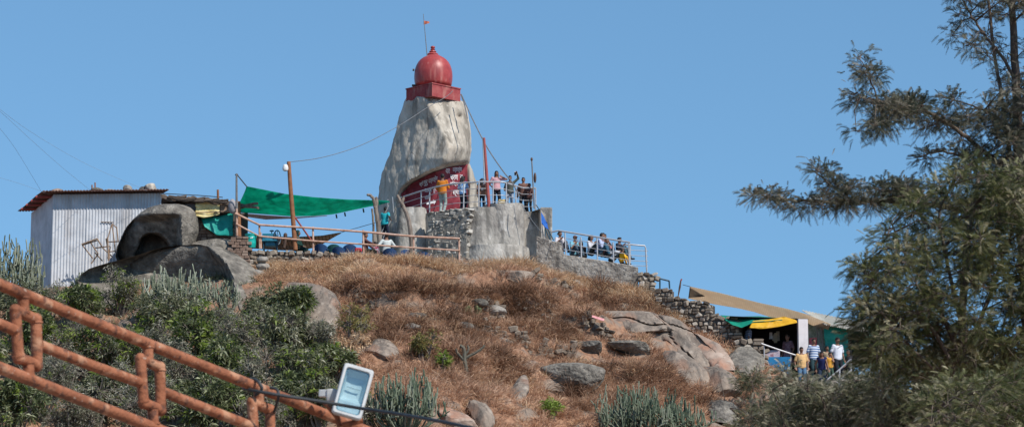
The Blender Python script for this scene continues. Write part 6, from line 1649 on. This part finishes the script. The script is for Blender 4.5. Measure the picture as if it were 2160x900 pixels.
tone = np.clip(.42 + .35 * fbm(p3 * np.array([.55, .55, 0]), 3, 33) + .2 * fbm(p3 * 2.2, 2, 34), 0, 1)
top_ = sstep(640, 570, py) * sstep(1100, 900, px)
pal = rg.random(len(p3)) < (.12 + .45 * top_)
grass(p3[~pal], 'dry_grass', L_straw, 34, (.25, .62), .009, tone[~pal], 41)
grass(p3[pal], 'pale_grass', L_pale, 34, (.25, .62), .009, tone[pal], 42)
# taller fluffy fringe that hangs over the walls
fr = []
for (x0, x1, yy, n_) in ((590, 700, 536, 380), (565, 720, 540, 420), (720, 980, 552, 520), (980, 1160, 560, 260), (1150, 1360, 578, 260), (1340, 1430, 600, 160)):
    a = rg.uniform(x0, x1, n_); Yw = np.interp(a, [500, 985, 1100, 1140, 1350, 1430], [104.8, 105.4, 107.6, 107.0, 106.2, 105.0]) - np.abs(rg.normal(size=n_)) * .5
    X = xat(a, Yw); fr.append(np.stack([X, Yw, np.maximum(terr(X, Yw), 0)], -1))
fr = np.concatenate(fr)
grass(fr, 'tall_straw', L_pale, 26, (.3, .75), .009, np.clip(.5 + .3 * rg.normal(size=len(fr)), 0, 1), 43, flare=.65)
# brittle twiggy dry bushes
tw = poly_sample([(950, 700), (1060, 700), (1090, 780), (1060, 830), (940, 800)], 60, rg); tw = np.concatenate([tw, poly_sample([(1100, 660), (1240, 700), (1230, 780), (1140, 770)], 40, rg), poly_sample([(1260, 760), (1420, 770), (1480, 860), (1250, 880)], 60, rg), poly_sample([(830, 800), (1000, 800), (1050, 860), (860, 880)], 40, rg)])
big = np.concatenate([poly_sample([(700, 620), (1000, 600), (1250, 640), (1230, 720), (760, 740)], 95, rg), poly_sample([(860, 740), (1080, 700), (1120, 800), (900, 830)], 24, rg), poly_sample([(1180, 760), (1420, 760), (1500, 850), (1200, 870)], 30, rg), poly_sample([(1230, 600), (1400, 620), (1480, 690), (1300, 660)], 22, rg)])
gb = G(big[:, 0], big[:, 1])
gb = np.repeat(gb, 7, 0) + rg.normal(size=(len(gb) * 7, 3)) * np.array([.22, .22, .0]); gb[:, 2] = terr(gb[:, 0], gb[:, 1])
grass(gb, 'dry_shrubs', leafmat('brown dry shrubs', [(.085, .045, .026), (.22, .115, .066), (.39, .23, .14), (.62, .42, .28)], .2, .85), 60, (.35, .85), .008, np.clip(np.repeat(.42 + .22 * rg.normal(size=len(big)), 7), 0, 1), 46, flare=.9)
g3 = G(tw[:, 0], tw[:, 1])
grass(g3, 'dry_twigs', L_straw, 46, (.3, .8), .007, np.clip(.35 + .2 * rg.normal(size=len(g3)), 0, 1), 44, flare=.8)
# sparse green/grey ground cover under the left thicket
xx = rg.uniform(-26, -3, 7000); yy = rg.uniform(80, 106, 7000); ppx, ppy = proj(np.stack([xx, yy, terr(xx, yy)], -1))
kk = inpoly(ppx, ppy, [(-500, 560), (520, 575), (600, 640), (690, 660), (720, 760), (800, 1200), (-500, 1200)])
g3 = np.stack([xx, yy, terr(xx, yy)], -1)[kk]
grass(g3, 'ground_cover', L_shrub, 10, (.2, .5), .016, np.clip(.5 + .25 * rg.normal(size=len(g3)), 0, 1), 45, flare=.8)
# ---------------------------------------------------------------- foreground railing and floodlight
M_rail = mat('orange rusty railing paint', [(.125, .044, .022), (.275, .098, .046), (.37, .15, .08)], 7, .8, bump=.35, bscale=45, lo=.28, hi=.72, spec=.35,
             stains=[(26, (1, 1, 1), (.085, .04, .028, 1), .75, .56, .64), (11, (1, 1, 1), (.50, .28, .17, 1), .6, .57, .66), (40, (1, 1, 1), (.5, .4, .32, 1), .6, .66, .7)])
YR = lambda px: 11.6 + (px / 740.0) * 2.1
def pr(pl): return [P(a, b, YR(a)) for a, b in pl]
fr_ = thing('metal_railing', 'rusty orange pipe railing slanting down across the lower left corner', 'railing', P(300, 1300, YR(300)))
rr = .0262
def pipe(nm, pl, r=rr):
    mb = MB(); mb.tube(pr(pl), r, 14); part(nm, mb, M_rail, fr_)
pipe('top_rail', [(-420, 430), (-200, 519), (0, 600), (150, 661), (310, 724), (545, 817), (742, 895), (900, 958), (1060, 1020)])
pipe('bottom_rail', [(-420, 610), (-200, 695), (0, 775), (160, 838), (325, 901), (560, 992), (900, 1120)])
for pl in ([(-180, 614), (-60, 660), (34, 697)], [(83, 727), (180, 765), (294, 806)], [(337, 823), (440, 863), (535, 900)], [(580, 918), (700, 965), (830, 1015)]): pipe('middle_rail', pl, .0245)
def loop(px, dx=0, s=1.0):
    # the crank-shaped post between the rails
    y0 = 600 + px * .398; q = lambda x, y: (px + x * s, y0 + y * s)
    mb = MB()
    mb.tube(pr([q(0, 0), q(2, 40)]), rr * .95, 12)
    mb.tube(pr([q(-17, 35), q(29, 54)]), rr * .95, 12)
    mb.tube(pr([q(28, 52), q(30, 152)]), rr * .95, 12)
    mb.tube(pr([q(-16, 33), q(-9, 136)]), rr * .95, 12)
    mb.tube(pr([q(-11, 134), q(32, 151)]), rr * .95, 12)
    mb.tube(pr([q(11, 143), q(14, 184)]), rr * .95, 12)
    for c, e_ in ((q(0, 6), q(0, 10)), (q(2, 38), q(2, 42)), (q(11, 143), q(11, 147)), (q(14, 178), q(14, 183)), (q(28, 58), q(28, 62)), (q(-10, 128), q(-9, 132))):
        mb.tube(pr([c, e_]), rr * 1.12, 12)       # weld beads
    for c in (q(-16, 34), q(28, 53), q(30, 152), q(-9, 136)): mb.ellipsoid(P(c[0], c[1], YR(c[0])), (rr, rr, rr), seg=10, ring=8)
    part('post', mb, M_rail, fr_)
loop(48, s=1.0); loop(311, s=.93); loop(545, s=.86); loop(-215, s=1.06); loop(772, s=.8)
for a in (-330, 160, 430, 660, 900):
    y = np.interp(a, [-420, 325, 900], [610, 901, 1120]); q = P(a, y, YR(a)); mb = MB(); mb.tube([q, Vector((q.x, q.y, q.z - .75))], rr, 10)
    if y > 905: part('leg', mb, M_rail, fr_)
# the concrete stair it follows, below the frame
mb = MB(); a = P(-420, 610, YR(-420)); b = P(1000, 1160, YR(1000)); N_ = 14
for k in range(N_):
    t0 = k / N_; q = a.lerp(b, (k + .5) / N_); top = q.z - .62; d = (b - a) / N_
    mb.box((q.x, q.y + .9, (top - 2.2) / 2), (abs(d.x) * 1.01, 2.2 + abs(d.y), top + 2.2))
single('stairs', mb, M_conc, kind='structure', smooth=False)

# halogen floodlight clamped on the rail
M_lampw = mat('weathered white paint', [(.42, .43, .42), (.56, .57, .56)], 14, .55, stains=[(18, (1, 1, 1), (.32, .3, .28, 1), .5, .6, .7)])
M_glass = bpy.data.materials.new('lamp glass'); M_glass.use_nodes = True
_n = M_glass.node_tree.nodes; _l = M_glass.node_tree.links
tr_ = _n.new('ShaderNodeBsdfTransparent'); tr_.inputs[0].default_value = (.93, .97, .98, 1)
_g = _n.new('ShaderNodeBsdfGlossy'); _g.inputs['Roughness'].default_value = .06
_x = _n.new('ShaderNodeMixShader'); _x.inputs[0].default_value = .12
_l.new(tr_.outputs[0], _x.inputs[1]); _l.new(_g.outputs[0], _x.inputs[2]); _l.new(_x.outputs[0], _n['Material Output'].inputs[0])
_n.remove(_n['Principled BSDF'])
M_refl = mat('dull pale blue reflector', [(.40, .50, .50), (.50, .60, .60), (.58, .67, .67)], 10, .5, metallic=.0, lo=.3, hi=.7, spec=.5)
M_gask = mat('teal grey gasket', [(.05, .16, .20), (.09, .24, .28)], 10, .6)
YF = 13.3
tl, tr, brr, bl = (P(724, 764, YF), P(787, 780, YF + .02), P(764, 888, YF - .03), P(702, 868, YF - .05))
U = ((tr - tl) + (brr - bl)) / 2; Vv = ((bl - tl) + (brr - tr)) / 2; wU = U.length; hV = Vv.length; U.normalize(); Vv.normalize(); Wn = Vv.cross(U).normalized()
if Wn.y > 0: Wn = -Wn     # towards the lens
Vv = -Wn.cross(U) if (-Wn.cross(U)).dot(Vv) > 0 else Wn.cross(U)
cF = (tl + tr + brr + bl) / 4
fl_ = thing('floodlight', 'white halogen floodlight with pale blue glass clamped on the orange rail', 'floodlight', bl)
def fp_(u, v, w): return cF + U * (u * wU) + Vv * (v * hV) + Wn * w     # u,v in -.5..5
def rrect(u, v, w, du, dv, rad=.10, n=5):
    pts = []
    for (sx, sy, a0) in ((1, 1, 0), (-1, 1, 90), (-1, -1, 180), (1, -1, 270)):
        for k in range(n):
            a = R(a0 + 90 * k / (n - 1)); pts.append(fp_(u + sx * (du - rad) + rad * math.cos(a), v + (sy * (dv - rad * .55) + rad * .55 * math.sin(a)), w))
    return pts
mb = MB(); mb.grid([rrect(-.0, 0, -.075, .36, .40), rrect(0, 0, -.06, .44, .46), rrect(0, 0, -.012, .5, .5), rrect(0, 0, .004, .5, .5), rrect(0, 0, .010, .47, .48), rrect(0, 0, .010, .40, .435), rrect(0, 0, -.004, .385, .425)], wrap=True)
m_ = len(mb.v); mb.f.append(tuple(range(20))[::-1]); mb.m.append(0); part('housing', mb, M_lampw, fl_, angle=40)
mb = MB(); mb.grid([rrect(0, 0, -.0035, .388, .428), rrect(0, 0, -.002, .36, .41)], wrap=True); part('gasket', mb, M_gask, fl_)
mb = MB(); mb.grid([rrect(0, -.10, -.006, .37, .31, .06), rrect(0, -.11, -.045, .28, .21, .05), rrect(0, -.11, -.05, .05, .05, .03)], wrap=True); mb.f.append(tuple(range(40, 60))); mb.m.append(0); part('reflector', mb, M_refl, fl_, angle=30)
mb = MB(); mb.grid([rrect(0, .315, -.004, .385, .105, .05), rrect(0, .315, -.006, .04, .02, .01)], wrap=True); mb.f.append(tuple(range(20, 40))); mb.m.append(0); part('lower_panel', mb, M_refl, fl_)
mb = MB(); a = fp_(-.22, -.1, -.028); b = fp_(.22, -.1, -.028); mb.tube([a, b], .004, 8); part('tube_lamp', mb, M_refl, fl_)
mb = MB(); mb.grid([rrect(0, 0, .0, .386, .426), rrect(0, 0, -.0025, .386, .426)], wrap=True); mb.f.append(tuple(range(20))); mb.f.append(tuple(range(20, 40))[::-1]); mb.m += [0, 0]; part('glass', mb, M_glass, fl_, smooth=False)
mb = MB(); mb.stone(P(688, 829, YF + .06), (.07, .05, .035), ch=.15, jit=.02); mb.stone(P(700, 833, YF + .05), (.05, .05, .06), ch=.15, jit=.02); part('junction_box', mb, M_lampw, fl_)
mb = MB(); mb.tube(px_line([(684, 848), (694, 858), (712, 880), (716, 900)], YF + .04), .012, 8); mb.tube(px_line([(765, 885), (748, 890), (722, 896)], YF + .03), .014, 8); part('bracket', mb, M_rail, fl_)
# rubber cable strung along
M_blk = mat('black rubber cable', [(.02, .024, .026), (.05, .055, .06)], 10, .6)
cb = thing('power_cable', 'black rubber cable wound once round the orange top rail', 'cable', P(545, 830, 13.0))
mb = MB(); mb.tube(subdiv(px_line([(513, 818), (540, 824), (600, 834), (690, 848), (760, 860), (840, 872), (930, 888), (1010, 905), (1090, 925)], [13.15, 13.02, 13.0, 13.05, 13.0, 12.6, 12.0, 11.5, 11]), 5), .008, 8); part('run', mb, M_blk, cb)
mb = MB(); mb.tube(subdiv(px_line([(525, 800), (536, 799), (546, 806), (552, 820), (540, 832)], [13.1, 13.1, 13.06, 13.06, 13.1]), 5), .008, 8); mb.tube(subdiv(px_line([(570, 817), (583, 820), (588, 832), (584, 850), (578, 868)], [13.15, 13.12, 13.1, 13.15, 13.2]), 5), .007, 8); part('loop', mb, M_blk, cb)

# ---------------------------------------------------------------- camera, light, sky
cam = bpy.data.cameras.new('camera'); co = bpy.data.objects.new('camera', cam); COL.objects.link(co)
co.location = (0, 0, 0); co.rotation_euler = (R(90) + PITCH, 0, 0)
cam.sensor_width = 36; cam.lens = 36 * F / 2160; cam.clip_end = 6000; cam.clip_start = .5
cam.dof.use_dof = True; cam.dof.focus_distance = 106; cam.dof.aperture_fstop = 11
SC.camera = co
SUN_AZ, SUN_EL = R(46), R(47)      # azimuth to the right of straight behind the lens
sd = Vector((math.sin(SUN_AZ) * math.cos(SUN_EL), -math.cos(SUN_AZ) * math.cos(SUN_EL), math.sin(SUN_EL)))
sun = bpy.data.lights.new('sun', 'SUN'); so = bpy.data.objects.new('sun', sun); COL.objects.link(so)
sun.energy = 4.2; sun.angle = R(.53); sun.color = (1, .95, .88)
so.rotation_euler = sd.to_track_quat('Z', 'Y').to_euler()
W = bpy.data.worlds.new('World'); SC.world = W; W.use_nodes = True
N = W.node_tree.nodes; L = W.node_tree.links
sky = N.new('ShaderNodeTexSky'); sky.sky_type = 'NISHITA'; sky.sun_disc = False; sky.sun_elevation = SUN_EL
sky.sun_rotation = math.atan2(sd.x, sd.y); sky.altitude = 1700; sky.air_density = 1.0; sky.dust_density = 0; sky.ozone_density = 1.5
tint = N.new('ShaderNodeMix'); tint.data_type = 'RGBA'; tint.blend_type = 'MULTIPLY'; tint.inputs[0].default_value = 1; tint.inputs[7].default_value = (.84, 1.12, 1.16, 1)   # white balance of the sky
tcw = N.new('ShaderNodeTexCoord'); mpw = N.new('ShaderNodeMapping'); mpw.inputs['Scale'].default_value = (1, 1, .6); mpw.inputs['Location'].default_value = (0, 0, .13)
L.new(tcw.outputs['Generated'], mpw.inputs[0]); L.new(mpw.outputs[0], sky.inputs[0])   # the clear band of the sky well above the dust
L.new(sky.outputs[0], tint.inputs[6]); L.new(tint.outputs[2], N['Background'].inputs[0]); N['Background'].inputs[1].default_value = .10
vs = SC.view_settings; vs.view_transform = 'Standard'; vs.look = 'None'; vs.exposure = .35; vs.gamma = 1; vs.use_curve_mapping = False
SC.cycles.max_bounces = 6; SC.cycles.transparent_max_bounces = 8
SC.cycles.use_denoising = True
